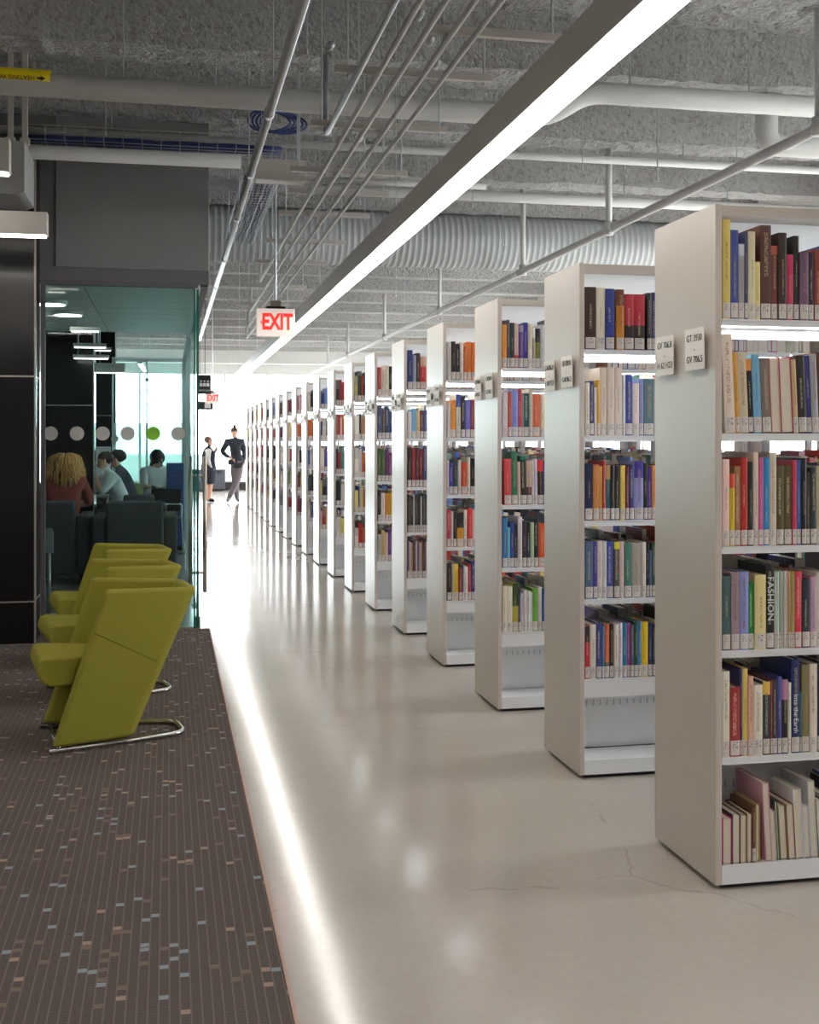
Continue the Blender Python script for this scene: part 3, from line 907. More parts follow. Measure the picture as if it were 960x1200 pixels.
NB = [0]
def book(stack, tier, idx, x, w, h, col, band=None, pages_out=False, lean=0.0, tagged=True, set_back=0.0, depth=None):
    k = STACKS.index(stack)
    d = depth or min(.205, max(.15, h * .72))
    me = book_mesh(w, h, d, col, band, pages_out)
    o = obj('book', me, M['cover'])
    o.location = (SX + x, SY0 + k * SDY + .010 + set_back, TIER[tier] + .0006)
    o.rotation_euler.y = math.radians(lean)
    pb = MB().box(.0026, w - .0026, .004 if not pages_out else .003, d - .004, .003, h - .004).build('page_block', M['pages'], o)
    if tagged and not pages_out:
        MB().prism([(.05 * w, .0013), (.3 * w, -.0005), (.7 * w, -.0005), (.95 * w, .0013)], 'z', 0.004, min(.050, h * .25)).build('spine_label', M['tag'], o)
    size = 'tall' if h > .275 else 'short' if h < .2 else ''
    thick = 'thick' if w > .029 else 'slim' if w < .013 else ''
    sh = 'bottom shelf' if tier == 5 else '%s shelf down' % ORD[tier] if tier else 'top shelf'
    words = ' '.join(x_ for x_ in (size, thick, cname(col)) if x_)
    lab = '%s book%s, %s from end panel, %s, %s stack' % (words, ' shelved pages outward' if pages_out else '', ORD[idx] if idx < 20 else 'twenty-%s' % ORD[idx - 20], sh, ORD[k])
    tag(o, lab, 'book', 'books on the stack shelves')
    NB[0] += 1
    return o

# (left, right, top, colour, [band share from the top, band colour], flags) measured on each shelf
T0 = [
 (8, 985, [(62,140,48,(222,198,104)),(145,225,145,(62,76,150)),(228,286,275,(168,166,168),(.16,(214,218,228))),(288,322,158,(70,70,104)),(325,395,155,(222,212,176)),(398,447,440,(236,220,140)),(450,560,90,(92,56,46)),
   (563,632,280,(120,60,52),(.12,(190,100,80))),(634,720,155,(56,38,32)),(726,792,360,(204,40,96)),(796,855,178,(48,44,38),(.45,(28,26,26))),(858,950,338,(118,84,114)),(952,1010,330,(40,34,44)),(1015,1090,300,(150,60,50)),(1092,1150,260,(40,70,120))]),
 (8, 1015, [(60,165,80,(232,216,202)),(168,206,250,(228,160,48)),(208,300,250,(208,192,160)),(304,355,310,(34,30,32),(.16,(240,150,60))),(358,440,268,(120,180,214)),(443,535,300,(132,114,108)),(538,632,295,(226,170,160),None,'P'),
   (636,760,292,(178,50,104),None,'P'),(764,812,310,(206,178,128)),(815,905,275,(46,40,40)),(907,960,270,(60,60,130)),(962,1030,262,(170,170,176)),(1033,1100,240,(96,50,46))]),
 (8, 995, [(45,115,175,(240,204,196)),(118,168,310,(214,188,24),(.2,(226,80,50))),(170,230,240,(166,118,78)),(232,300,160,(186,46,38)),(303,362,200,(40,38,42)),(365,415,108,(226,206,186)),(417,468,160,(202,92,150)),(470,528,160,(34,142,204)),
   (531,600,110,(212,200,182)),(603,680,235,(92,80,46)),(682,764,235,(92,80,46)),(767,812,185,(202,60,92)),(814,858,185,(62,104,182)),(860,910,165,(34,32,36)),(912,952,300,(74,56,44)),(955,1020,260,(50,60,66)),(1022,1100,240,(200,180,150))]),
 (8, 975, [(40,125,275,(72,102,102)),(130,214,240,(162,138,148)),(217,304,235,(142,152,210)),(306,366,345,(30,134,64)),(369,484,270,(232,216,152)),(487,570,180,(28,26,28)),
   (572,594,240,(186,206,196)),(596,618,245,(206,214,204)),(620,642,240,(150,178,166)),(644,666,245,(206,206,192)),(668,690,242,(190,192,176)),(692,714,240,(216,204,194)),(716,738,245,(204,144,116)),(740,762,240,(162,170,84)),(764,784,246,(196,184,124)),
   (787,855,250,(216,62,82)),(860,944,325,(44,52,62)),(946,1010,300,(190,150,180)),(1013,1080,260,(220,212,200))]),
 (8, 975, [(30,104,170,(226,222,206)),(107,208,320,(168,46,52)),(210,236,150,(58,52,100)),(238,290,150,(228,202,112)),(293,345,225,(228,178,158)),(347,440,310,(232,224,208)),(442,518,280,(52,66,68),(.18,(228,190,90))),(520,540,275,(150,60,80)),
   (542,592,268,(64,58,60)),(594,636,240,(74,80,152)),(638,702,270,(34,32,38),(.27,(176,120,160))),(704,736,300,(228,224,206)),(740,828,80,(34,48,104)),(830,850,400,(40,120,130)),(852,930,138,(134,124,86)),(932,1010,130,(226,214,200)),(1012,1090,100,(50,46,56))]),
 (8, 975, [(45,140,540,(190,60,130),None,'P'),(143,225,510,(70,62,64),None,'P'),(228,285,522,(216,190,160),None,'P'),(288,345,508,(90,62,44),None,'P'),(348,384,450,(108,76,50)),(387,428,430,(186,160,110),None,'P'),(431,497,230,(226,170,186),None,'P'),
   (500,545,500,(206,206,186),None,'P'),(548,580,410,(70,88,74),None,'P'),(583,660,458,(150,130,86),None,'P'),(663,742,448,(150,96,66),None,'P'),(745,825,310,(232,232,230),None,'P'),(828,900,470,(190,188,216),None,'P'),(903,972,240,(206,206,206),None,'P'),(975,1050,420,(70,66,80),None,'P'),(1053,1120,380,(200,190,170),None,'P')]),
]
T1 = [
 (9.6, 785, [(58,188,80,(62,38,32)),(192,295,82,(230,222,200)),(298,405,95,(48,62,142)),(428,520,100,(204,134,44),(.27,(110,50,40))),(525,643,150,(44,28,30),(.56,(190,48,66))),(646,775,150,(44,28,30),(.56,(190,48,66))),(800,855,130,(44,44,54)),(857,910,125,(50,54,110)),(914,1000,110,(190,180,170))]),
 (9.6, 885, [(65,116,290,(224,212,190)),(119,172,270,(44,52,112)),(175,203,340,(226,216,208)),(206,240,260,(222,168,52)),(242,325,115,(222,206,190)),(328,413,115,(222,206,190)),(416,505,115,(222,206,190)),(508,543,200,(206,210,218)),(546,630,195,(46,70,150)),(633,712,290,(226,212,206)),(714,763,240,(132,142,190)),(766,890,240,(88,118,132)),(893,970,220,(200,190,180))]),
 (9.6, 880, [(48,138,235,(34,44,78)),(142,214,250,(206,134,74)),(217,250,270,(232,178,90)),(252,290,205,(184,52,50)),(292,348,255,(42,98,112),(.26,(196,164,110))),(350,393,260,(44,36,38)),(396,460,255,(38,36,36)),(470,526,258,(236,210,96)),(530,570,270,(120,44,70)),(573,632,250,(62,62,124)),(635,745,215,(152,154,206),(.28,(74,64,160))),(748,797,235,(34,32,38)),(799,845,275,(84,50,144)),(847,895,260,(226,150,72),(.4,(226,150,72))),(898,960,250,(60,50,60))]),
 (9.6, 862, [(45,138,212,(82,108,136)),(141,188,220,(78,62,152)),(191,245,210,(226,216,206)),(247,298,215,(220,216,216)),(301,380,220,(66,82,166)),(386,452,222,(84,80,66),(.13,(220,212,60))),(455,505,220,(222,190,190)),(511,600,245,(72,128,112)),(606,720,240,(178,168,158)),(722,775,230,(220,212,196)),(779,815,235,(34,36,42)),(817,845,330,(92,110,170)),(847,890,250,(62,92,62)),(893,970,240,(150,60,60))]),
 (9.6, 885, [(60,116,290,(202,52,60),(.3,(50,42,44))),(119,188,270,(224,216,202)),(191,254,250,(68,74,134)),(256,284,290,(52,120,170)),(287,345,270,(96,96,78),(.7,(216,104,62))),(348,400,270,(52,42,44)),(403,460,275,(224,216,206)),(463,503,265,(222,206,220)),(506,558,265,(24,128,156)),(561,600,265,(168,70,152)),(602,640,290,(92,88,110)),(642,690,255,(28,88,68)),(692,730,260,(54,124,182)),(733,812,260,(232,196,28)),(817,868,280,(44,54,104)),(870,900,290,(40,44,50)),(903,980,260,(180,170,160))]),
]
T2 = [
 (14.77, 980, [(105,178,160,(238,156,48),(.09,(60,44,60))),(182,233,150,(76,70,84)),(237,318,200,(42,48,52)),(322,393,200,(214,66,66),(.72,(230,196,190))),(397,478,240,(90,66,136),(.16,(150,140,160))),(481,563,190,(62,48,150)),(567,635,210,(226,214,186)),(638,693,280,(170,160,152),(.25,(226,224,220))),(696,785,290,(122,132,44),(.35,(40,40,40))),(789,858,220,(202,196,200)),(862,920,280,(36,38,46))]),
 (14.77, 985, [(105,198,210,(216,202,210)),(203,266,205,(188,78,44)),(269,383,170,(122,142,214)),(386,452,155,(188,52,58)),(455,490,250,(150,146,146)),(493,583,225,(32,90,96)),(587,648,150,(190,176,160)),(652,782,230,(216,104,72)),(792,853,240,(226,206,176)),(856,910,230,(210,170,110))]),
 (14.77, 1050, [(98,226,250,(216,80,82)),(229,335,130,(56,118,88)),(338,390,300,(214,176,160)),(393,500,200,(36,42,38),(.08,(20,120,90))),(503,598,280,(100,60,54),(.6,(206,176,156))),(601,640,270,(228,222,214)),(643,700,250,(206,192,206)),(703,808,270,(36,32,38),(.26,(224,60,56))),(811,900,290,(58,54,134))]),
 (14.77, 1050, [(95,183,190,(62,122,172)),(186,222,350,(122,206,220)),(225,306,270,(52,72,142)),(309,368,310,(56,50,54)),(371,446,170,(214,206,210)),(450,530,260,(60,48,60)),(533,598,270,(32,60,72),(.3,(34,30,34))),(601,663,270,(172,194,150)),(666,743,200,(34,34,44)),(747,868,290,(226,92,44)),(871,910,310,(96,66,50))]),
 (14.77, 1030, [(105,180,240,(224,212,180)),(183,280,240,(226,220,200)),(285,393,190,(190,176,70),(.47,(60,84,40))),(395,430,300,(52,64,104)),(433,480,370,(216,216,220)),(483,540,310,(220,206,206)),(543,608,330,(214,214,204)),(611,645,350,(190,214,206)),(648,745,290,(108,168,62)),(748,813,260,(222,220,214)),(816,900,280,(54,84,152))]),
]
T3 = [
 (7.5, 485, [(182,216,150,(200,192,190)),(219,257,145,(40,38,34)),(259,297,165,(36,34,50)),(300,327,150,(226,216,206)),(330,360,190,(206,96,36)),(363,398,145,(236,130,50)),(400,440,150,(230,116,40))]),
 (7.5, 985, [(182,210,680,(200,190,190)),(212,256,655,(224,140,40)),(262,304,600,(214,206,186),(.3,(62,88,176))),(307,344,620,(44,42,44)),(347,389,650,(100,104,190)),(391,430,650,(140,50,66))]),
 (6.667, 310, [(160,174,40,(222,214,206)),(176,204,60,(60,66,160)),(207,244,30,(58,66,70)),(247,271,50,(214,210,206)),(274,320,60,(206,76,44)),(322,344,20,(224,214,190)),(347,385,30,(38,34,38))]),
 (6.667, 730, [(158,184,440,(206,60,90)),(186,206,450,(200,190,186)),(208,234,450,(46,40,44)),(237,290,460,(210,150,40),(.45,(44,42,46))),(292,316,440,(224,216,206)),(319,362,430,(216,62,62)),(364,390,440,(220,214,210))]),
 (6.667, 1145, [(155,190,850,(46,38,42)),(192,204,860,(190,180,176)),(206,244,860,(228,196,70)),(247,270,890,(150,60,44)),(272,287,870,(70,80,120)),(289,321,880,(222,214,208)),(323,346,860,(178,40,52)),(348,385,840,(44,52,120))]),
]
T4 = [
 (7.5, 485, [(165,209,145,(44,58,122)),(212,240,190,(150,160,190)),(243,278,170,(70,50,46)),(281,327,200,(206,56,60),(.3,(214,170,150))),(330,360,210,(222,210,196))]),
 (7.5, 895, [(160,194,660,(222,206,206)),(197,234,640,(110,176,214)),(237,269,650,(212,190,140)),(272,300,650,(100,54,54)),(303,340,650,(60,76,126),(.5,(60,76,126))),(343,370,660,(220,216,210))]),
 (7.5, 1420, [(160,193,1065,(60,46,44)),(196,228,1080,(150,50,60)),(231,262,1075,(96,40,48)),(265,297,1085,(130,46,50)),(300,335,1060,(74,80,122)),(338,370,1070,(200,190,190))]),
 (7.5, 620, [(160 + 13 * i, 171 + 13 * i, 285 + (i * 7) % 22, ((52,50,54),(70,66,70),(214,208,204),(90,86,92),(60,58,66))[(i * 3) % 5]) for i in range(15)]),
 (7.5, 1020, [(160 + 15 * i, 173 + 15 * i, 690 + (i * 11) % 26, ((92,80,120),(206,190,196),(120,60,80),(54,60,56),(196,150,90),(190,180,190))[(i * 5) % 6]) for i in range(13)]),
]
PXM = [377.7 / (1 + .3305 * k) for k in range(19)]
FRONT_END = {}          # where the fill has to begin on each shelf
def lay(k, table, x_first=None):
    for tier, (sc, bot, rows) in enumerate(table):
        xf = rows[0][0]
        x0 = .030
        lean_all = -2.6 if (k == 0 and tier == 1) else -1.0 if (k == 2 and tier == 2) else 0
        end = x0
        for i, row in enumerate(rows):
            xa, xb, top, col = row[:4]
            band = row[4] if len(row) > 4 else None
            po = len(row) > 5 and 'P' in row[5]
            w = (xb - xa) / sc / PXM[k]
            h = (bot - top) / sc / PXM[k]
            h = min(h, ((TIER[tier - 1] - .026) if tier else SH - .04) - TIER[tier] - .004)
            x = x0 + (xa - xf) / sc / PXM[k]
            if lean_all:
                x += .010
            ln = lean_all
            if k == 0 and tier == 5 and i > 5:
                ln = -3.4; x += .020
            bk = book(STACKS[k], tier, i, x, w, h, col, band, po, lean=ln, set_back=R.uniform(0, .004))
            end = x + w
            if k == 0 and tier == 3 and i == 5:
                lo = obj('lettering', text_mesh('FASHION', .030, .0004), M['white'], bk)
                lo.location = (w * .5, -.0008, h * .60); lo.rotation_euler = (math.pi / 2, math.pi / 2, 0); lo.scale.x = 1.12
            if k == 0 and tier == 4 and i == 12:
                lo = obj('lettering', text_mesh('into the Earth', .022, .0004), M['white'], bk)
                lo.location = (w * .5, -.0008, h * .42); lo.rotation_euler = (math.pi / 2, math.pi / 2, 0)
        FRONT_END[(k, tier)] = end + .004 + (.015 if lean_all or (k == 0 and tier == 5) else 0)
for k, T in enumerate((T0, T1, T2, T3, T4)):
    lay(k, T)

PAL = [(44,58,122),(150,50,60),(38,36,40),(222,210,196),(60,46,44),(212,190,140),(206,96,36),(72,128,112),(90,66,136),(200,196,198),(186,46,38),(34,90,96),
       (228,202,112),(110,140,200),(54,60,56),(166,118,78),(230,224,210),(120,44,70),(62,104,182),(196,184,124),(38,36,40),(222,212,204),(46,44,60),(176,60,60)]
# next stacks: fully built books while the count of about 300 holds
K5 = [[(196,62,66),(214,200,180),(226,214,196),(60,52,52),(50,46,46),(210,180,150)], [(70,80,120),(92,66,60),(46,66,106),(46,66,116),(214,206,200)], [(70,100,60),(72,104,60),(110,50,110),(112,52,112),(206,200,206)],
      [(50,46,50),(222,206,204),(216,140,50),(200,160,40),(196,156,40)], [(170,176,180),(200,170,110),(220,190,170),(110,60,150),(206,200,196)]]
for tier in range(5):
    x = .030
    for i, c in enumerate(K5[tier]):
        w = R.uniform(.024, .036)
        book(STACKS[5], tier, i, x, w, R.uniform(.22, .27), c)
        x += w + .0015
    FRONT_END[(5, tier)] = x + .004

class Stuff:
    def __init__(s): s.v = []; s.f = []; s.c = []
    def face(s, ps, c):
        n = len(s.v); s.v += ps; s.f.append(tuple(range(n, n + 4))); s.c.append(c)
ST = Stuff()
WHITE = L(214, 206, 200); PAGE = L(232, 228, 218)
def fill(k, tier, side, x0, x1, bias=None):
    ys = SY0 + k * SDY
    x = x0
    top = (TIER[tier - 1] - .03 if tier else SH - .05) - TIER[tier]
    hb = R.uniform(.21, .25)
    while x < x1:
        if R.random() < .02:
            x += R.uniform(.03, .12); continue
        w = R.choice((.012, .016, .02, .024, .03, .036, .042)) * R.uniform(.85, 1.2)
        if x + w > x1: break
        h = min(top, max(.17, hb + R.uniform(-.035, .035))); d = min(.2, h * .72)
        col = L(*R.choice(PAL)); z0 = TIER[tier] + .0005
        X0, X1 = SX + x, SX + x + w
        if side == 0:
            ya = ys + .010 + R.uniform(0, .006); yb = ya + d
        else:
            ya = ys + SD - .010 - R.uniform(0, .006); yb = ya - d
        z1 = z0 + h
        zm = z0 + h * R.choice((.62, .75, .85, 1.0, 1.0, 1.0, 1.0, 1.0)); c2 = tuple(x_ * .55 + .12 for x_ in col[:3]) + (1,) if zm < z1 - .001 else col
        f = (lambda ps, c: ST.face(ps, c)) if side == 0 else (lambda ps, c: ST.face(ps[::-1], c))
        f([(X0, ya, z0), (X1, ya, z0), (X1, ya, zm), (X0, ya, zm)], col)
        if zm < z1 - .001:
            f([(X0, ya, zm), (X1, ya, zm), (X1, ya, z1), (X0, ya, z1)], c2)
        f([(X1, yb, z0), (X0, yb, z0), (X0, yb, z1), (X1, yb, z1)], PAGE)
        f([(X0, yb, z0), (X0, ya, z0), (X0, ya, z1), (X0, yb, z1)], col)
        f([(X1, ya, z0), (X1, yb, z0), (X1, yb, z1), (X1, ya, z1)], col)
        f([(X0, ya, z1), (X1, ya, z1), (X1, yb, z1 - .003), (X0, yb, z1 - .003)], PAGE)
        e = -.0006 if side == 0 else .0006
        f([(X0 + w * .08, ya + e, z0 + .004), (X1 - w * .08, ya + e, z0 + .004), (X1 - w * .08, ya + e, z0 + .048), (X0 + w * .08, ya + e, z0 + .048)], WHITE)
        x += w + .0012
for k in range(19):
    for tier in range(5):
        fill(k, tier, 0, FRONT_END.get((k, tier), .030), .945)
        fill(k, tier, 1, .030, .945)
        for xa, xb in ((.98, 1.875), (1.91, SLEN - .03)):
            fill(k, tier, 0, xa, xb); fill(k, tier, 1, xa, xb)
fill(0, 5, 0, FRONT_END[(0, 5)], .945); fill(0, 5, 1, .03, .945)
me = bpy.data.meshes.new('book_rows'); me.from_pydata(ST.v, [], ST.f)
ca = me.attributes.new('col', 'FLOAT_COLOR', 'CORNER')
ca.data.foreach_set('color', [x for f, c in zip(ST.f, ST.c) for _ in f for x in c])
br = obj('book_rows', me, M['cover2']); br['kind'] = 'stuff'
tag(br, 'remaining rows of library books filling the white stacks down the aisle', 'books')

# ================================================================== LIME TUB CHAIRS
def tub_chair():
    """local frame: x rearward, y towards the far side, origin under the front edge"""
    t = empty('tub_chair', (0, 0, 0))
    out = [(0, -.275)] + [(.345 + .062 * math.sin(a), -.137 - .062 * math.cos(a)) for a in [math.radians(12 + 78 * i / 7) for i in range(8)]]
    out = out + [(x, -y) for x, y in reversed(out)]
    inn = [(0, -.225)] + [(.335 + .025 * math.sin(a), -.125 - .025 * math.cos(a)) for a in [math.radians(12 + 78 * i / 7) for i in range(8)]]
    inn = inn + [(x, -y) for x, y in reversed(inn)]
    poly = out + inn[::-1]
    n = len(out); N = len(poly)
    LEAN = .232
    vs = []
    ZS = (.028, .72)
    for z in ZS:
        k = (z - .028) / .692
        for (x, y) in poly:
            grow = .92 + .15 * k
            vs.append((x * grow + LEAN * k, y * (1 + .03 * k), z - (.016 * x / .4 if k else 0)))
    fs = []
    for i in range(N):
        j = (i + 1) % N
        fs.append((i, j, N + j, N + i))
    for i in range(n - 1):       # rim and foot strips between outer and inner outline
        a, b_, c, d = i, i + 1, N - 2 - i, N - 1 - i
        fs.append((d, c, b_, a)); fs.append((N + a, N + b_, N + c, N + d))
    m = MB(); m.add(vs, fs)
    m.build('shell', M['green'], t, bevel=.021, seg=4)
    # seat cushion, rounded block with a raked front
    sec = [(-.045, .318), (-.062, .36), (-.052, .405), (-.03, .42), (.41, .405), (.41, .29), (-.005, .29)]
    hw = lambda x: .235 - max(0, x - .05) * .26
    n2 = len(sec)
    m = MB(); m.add([(x, -hw(x), z) for x, z in sec] + [(x, hw(x), z) for x, z in sec],
          [tuple(range(n2)), tuple(range(2 * n2 - 1, n2 - 1, -1))] + [(i, n2 + i, n2 + (i + 1) % n2, (i + 1) % n2) for i in range(n2)])
    m.build('seat', M['green'], t, bevel=.022, seg=4)
    # stitched seam on both flanks
    for sgn in (-1, 1):
        pts = []
        for i in range(9):
            u = i / 8
            z = .53 - .16 * u; k = (z - .028) / .692
            x = .012 + .345 * u
            y = -.275 + .2126 * x
            pts.append((x * (.92 + .15 * k) + LEAN * k, sgn * (y - .0005) * (1 + .03 * k), z))
        MB().tube(pts, .0022, 6).build('seam', M['seam'], t, smooth=True)
    # sled base of bent tube
    z = .0125
    path = bend([(-.01, .262, z), (.615, .125, z), (.615, -.125, z), (-.01, -.262, z)], .075, 6)
    MB().tube(path, .0125, 12).build('sled_base', M['chrome'], t, smooth=True)
    MB().tube([(.03, -.25, .024), (.03, .25, .024)], .010, 10).build('cross_bar', M['chrome'], t, smooth=True)
    return t
ch0 = tub_chair()
for i, (dx, dy, lab) in enumerate(((0, 0, 'lime green tub chair on a steel sled base farthest from the glass room'), (-.055, .97, 'lime green tub chair standing between two others in the row'), (-.105, 2.04, 'lime green tub chair standing closest to the glass room'))):
    c = ch0 if i == 0 else copy_tree(ch0)
    c.location = (-.552 + dx, 5.683 + dy, .0085)
    c.rotation_euler.z = math.radians((10, 13, 11)[i])
    tag(c, lab, 'armchair', 'lime tub chairs in a row on the carpet')

# ================================================================== STUDY ROOM FURNITURE
def lounge(x0, x1, yb, label, top=.82):
    w = x1 - x0
    t = empty('lounge_chair', ((x0 + x1) / 2, yb, .008))
    h = w / 2
    MB().prism([(0, .10), (.14, .10), (.10, top), (-.02, top)], 'x', -h + .13, h - .13).build('backrest', M['sofa'], t, bevel=.03, seg=3)
    for s in (-1, 1):
        MB().box(s * h - (.13 if s > 0 else 0), s * h + (.13 if s < 0 else 0), .02, .74, .10, .68).build('armrest', M['sofa'], t, bevel=.03, seg=3)
    MB().box(-h + .13, h - .13, .12, .76, .22, .42).build('seat', M['sofa'], t, bevel=.03, seg=3)
    for sx in (-1, 1):
        for y in (.08, .68):
            MB().tube([(sx * (h - .08), y, 0), (sx * (h - .08), y, .12)], .016, 8).build('leg', M['dark'], t)
    return tag(t, label, 'armchair', 'grey lounge chairs in the study room')
lounge(-.715, .085, 11.55, 'empty charcoal lounge armchair beside the blond reader')
lounge(-1.50, -.745, 11.75, 'charcoal lounge armchair in which the blond person sits')
lounge(-.62, -.02, 13.4, 'charcoal lounge armchair behind the empty one', .80)

def side_chair(loc, rz, label, sm):
    t = empty('side_chair', loc, rz)
    MB().box(-.22, .22, -.21, .22, .43, .47).build('seat', sm, t, bevel=.015, seg=3)
    MB().prism([(-.20, .53), (-.24, .80), (-.215, .81), (-.175, .54)], 'x', -.20, .20).build('backrest', sm, t, bevel=.012, seg=2)
    for sx in (-1, 1):
        MB().tube(bend([(sx * .21, .2, 0), (sx * .21, .18, .64), (sx * .21, -.22, .62), (sx * .21, -.19, .44), (sx * .22, -.26, 0)], .05), .011, 8).build('side_frame', M['chrome'], t, smooth=True)
    MB().tube([(-.21, -.2, .55), (.21, -.2, .55)], .009, 8).build('back_rail', M['chrome'], t)
    return tag(t, label, 'chair')
side_chair((-.13, 14.45, .0205), math.radians(150), 'metal framed side chair with arched arms at the meeting table', M['signb'])
side_chair((-.46, 15.05, .0205), math.radians(105), 'dark side chair under the person in the white shirt', M['signb'])
side_chair((-.20, 16.42, .0205), math.radians(210), 'side chair with pale green back behind the meeting table', mat('pale_green_shell', L(150, 165, 90), .6))
side_chair((-.42, 15.72, .0205), math.radians(95), 'dark side chair under the person in the grey top', M['signb'])
t = empty('meeting_table', (-1.22, 15.35, .0085))
MB().lathe([(.30, .70), (.31, .71), (.31, .725), (.30, .735)], 32).build('table_top', M['white'], t, smooth=False)
MB().tube([(0, 0, .02), (0, 0, .71)], .03, 12).build('pedestal', M['chrome'], t, smooth=True)
MB().lathe([(.24, 0), (.24, .01), (.05, .025)], 24).build('foot', M['chrome'], t, smooth=True)
tag(t, 'small round white meeting table on a pedestal', 'table')
t = empty('display_cabinet', (.095, 15.4, 0))
MB().box(-.12, .10, 0, .4, .06, 1.12).build('body', M['bluep'], t, bevel=.006)
for z in (.08, .42, .76):
    MB().box(-.11, .09, -.018, 0, z, z + .32).build('drawer', M['bluep'], t, bevel=.004)
    MB().tube([(-.05, -.03, z + .2), (.03, -.03, z + .2)], .006, 8).build('drawer_pull', M['chrome'], t)
MB().box(-.10, .08, .02, .38, 0, .06).build('plinth', M['dark'], t)
tag(t, 'blue cabinet standing against the side glass of the study room', 'cabinet')
t = empty('floor_stand', (-.93, 9.75, .008))
MB().lathe([(.11, 0), (.11, .01), (.03, .02)], 20).build('foot', M['joint'], t, smooth=True)
MB().tube([(0, 0, .01), (0, 0, .52)], .012, 10).build('post', M['joint'], t, smooth=True)
MB().prism([(-.035, .50), (.035, .50), (.035, .66), (.02, .70), (-.02, .70), (-.035, .66)], 'y', -.012, .0).build('plate', mat('grey_plate', L(140, 142, 146), .5), t, bevel=.004)
tag(t, 'slim grey floor stand with a rounded plate behind the front glass', 'stand')
t = empty('radiator_cover', (.95, 33.7, 0))
MB().box(-.75, .62, 0, .4, .06, .62).build('body', mat('dark_grey_metal', L(62, 66, 74), .5), t, bevel=.01)
MB().box(-.70, .58, .02, .36, 0, .06).build('plinth', M['dark'], t)
for i in range(6):
    MB().box(-.7 + i * .21, -.54 + i * .21, -.006, 0, .5, .58).build('grille', M['dark'], t)
tag(t, 'low dark grey cabinet under the far windows', 'cabinet')

# ================================================================== PEOPLE
SKIN = mat('skin', L(214, 164, 140), .55)
def figure(label, loc, rz, J, edges, mats, eyes=None):
    """one continuous body: skeleton J {name: (x,y,z,r)}, edges [(a,b,material key)]"""
    names = list(J)
    me = bpy.data.meshes.new('person')
    me.from_pydata([J[n][:3] for n in names], [(names.index(a), names.index(b_)) for a, b_, _ in edges], [])
    o = bpy.data.objects.new('person', me); COL.objects.link(o)
    o.modifiers.new('skin', 'SKIN')
    sk = o.data.skin_vertices[0].data
    for i, n in enumerate(names):
        r = J[n][3]
        sk[i].radius = r if isinstance(r, tuple) else (r, r)
        sk[i].use_root = (n == 'pelvis')
    sd_ = o.modifiers.new('sub', 'SUBSURF'); sd_.levels = 2; sd_.render_levels = 2
    dg = bpy.context.evaluated_depsgraph_get()
    m2 = bpy.data.meshes.new_from_object(o.evaluated_get(dg))
    bpy.data.objects.remove(o)
    keys = []
    for _, _, k in edges:
        if k not in keys: keys.append(k)
    m2.materials.clear()
    for k in keys: m2.materials.append(mats[k])
    for p in m2.polygons:
        c = p.center; best = 1e9; bi = 0
        for a, b_, k in edges:
            A = Vector(J[a][:3]); B = Vector(J[b_][:3]); AB = B - A
            tt = max(0, min(1, (c - A).dot(AB) / max(1e-9, AB.length_squared)))
            rr = lambda q: q[0] if isinstance(q, tuple) else q
            d = (c - (A + AB * tt)).length / max(.02, (rr(J[a][3]) * (1 - tt) + rr(J[b_][3]) * tt))
            if d < best: best = d; bi = keys.index(k)
        p.material_index = bi; p.use_smooth = True
    o = bpy.data.objects.new('person', m2); COL.objects.link(o)
    o.location = loc; o.rotation_euler.z = rz
    return tag(o, label, 'person')

def blob(name, m, parent, c, rad, zs=None, wob=.0, n=16, rows=12, freq=14, cut=None):
    """hair or cloth mass: ellipsoid with wavy surface"""
    b = MB(); vs = []; fs = []
    for i in range(rows + 1):
        th = math.pi * i / rows
        for j in range(n):
            ph = 2 * math.pi * j / n
            d = Vector((math.sin(th) * math.cos(ph), math.sin(th) * math.sin(ph), math.cos(th)))
            k = 1 + wob * noise.noise(d * freq * .3 + Vector(c) * 9)
            vs.append((c[0] + d.x * rad[0] * k, c[1] + d.y * rad[1] * k, c[2] + d.z * rad[2] * k))
    for i in range(rows):
        for j in range(n):
            fs.append((i * n + j, (i + 1) * n + j, (i + 1) * n + (j + 1) % n, i * n + (j + 1) % n))
    b.add(vs, fs)
    return b.build(name, m, parent, smooth=True)

def face(o, hx, hy, hz, f, s=1.0):
    """eyes, mouth, ears on a head at (hx,hy,hz) looking along unit vector f"""
    f = Vector((f[0], f[1], 0)).normalized(); sd = Vector((-f.y, f.x, 0))
    H = Vector((hx, hy, hz))
    dk = mat('eye_dark', L(50, 36, 30), .4); lip = mat('lip', L(176, 98, 92), .5)
    for k in (-1, 1):
        p = H + f * .083 * s + sd * k * .032 * s + Vector((0, 0, .012))
        blob('eye', dk, o, p, (.011, .011, .007), n=8, rows=6)
        q = H + sd * k * .078 * s + Vector((0, 0, -.005)) - f * .005
        blob('ear', SKIN, o, q, (.016, .016, .03), n=8, rows=6)
    blob('mouth', lip, o, H + f * .080 * s + Vector((0, 0, -.052)), (.02, .02, .007), n=8, rows=6)
    blob('nose', SKIN, o, H + f * .092 * s + Vector((0, 0, -.018)), (.014, .014, .022), n=8, rows=6)

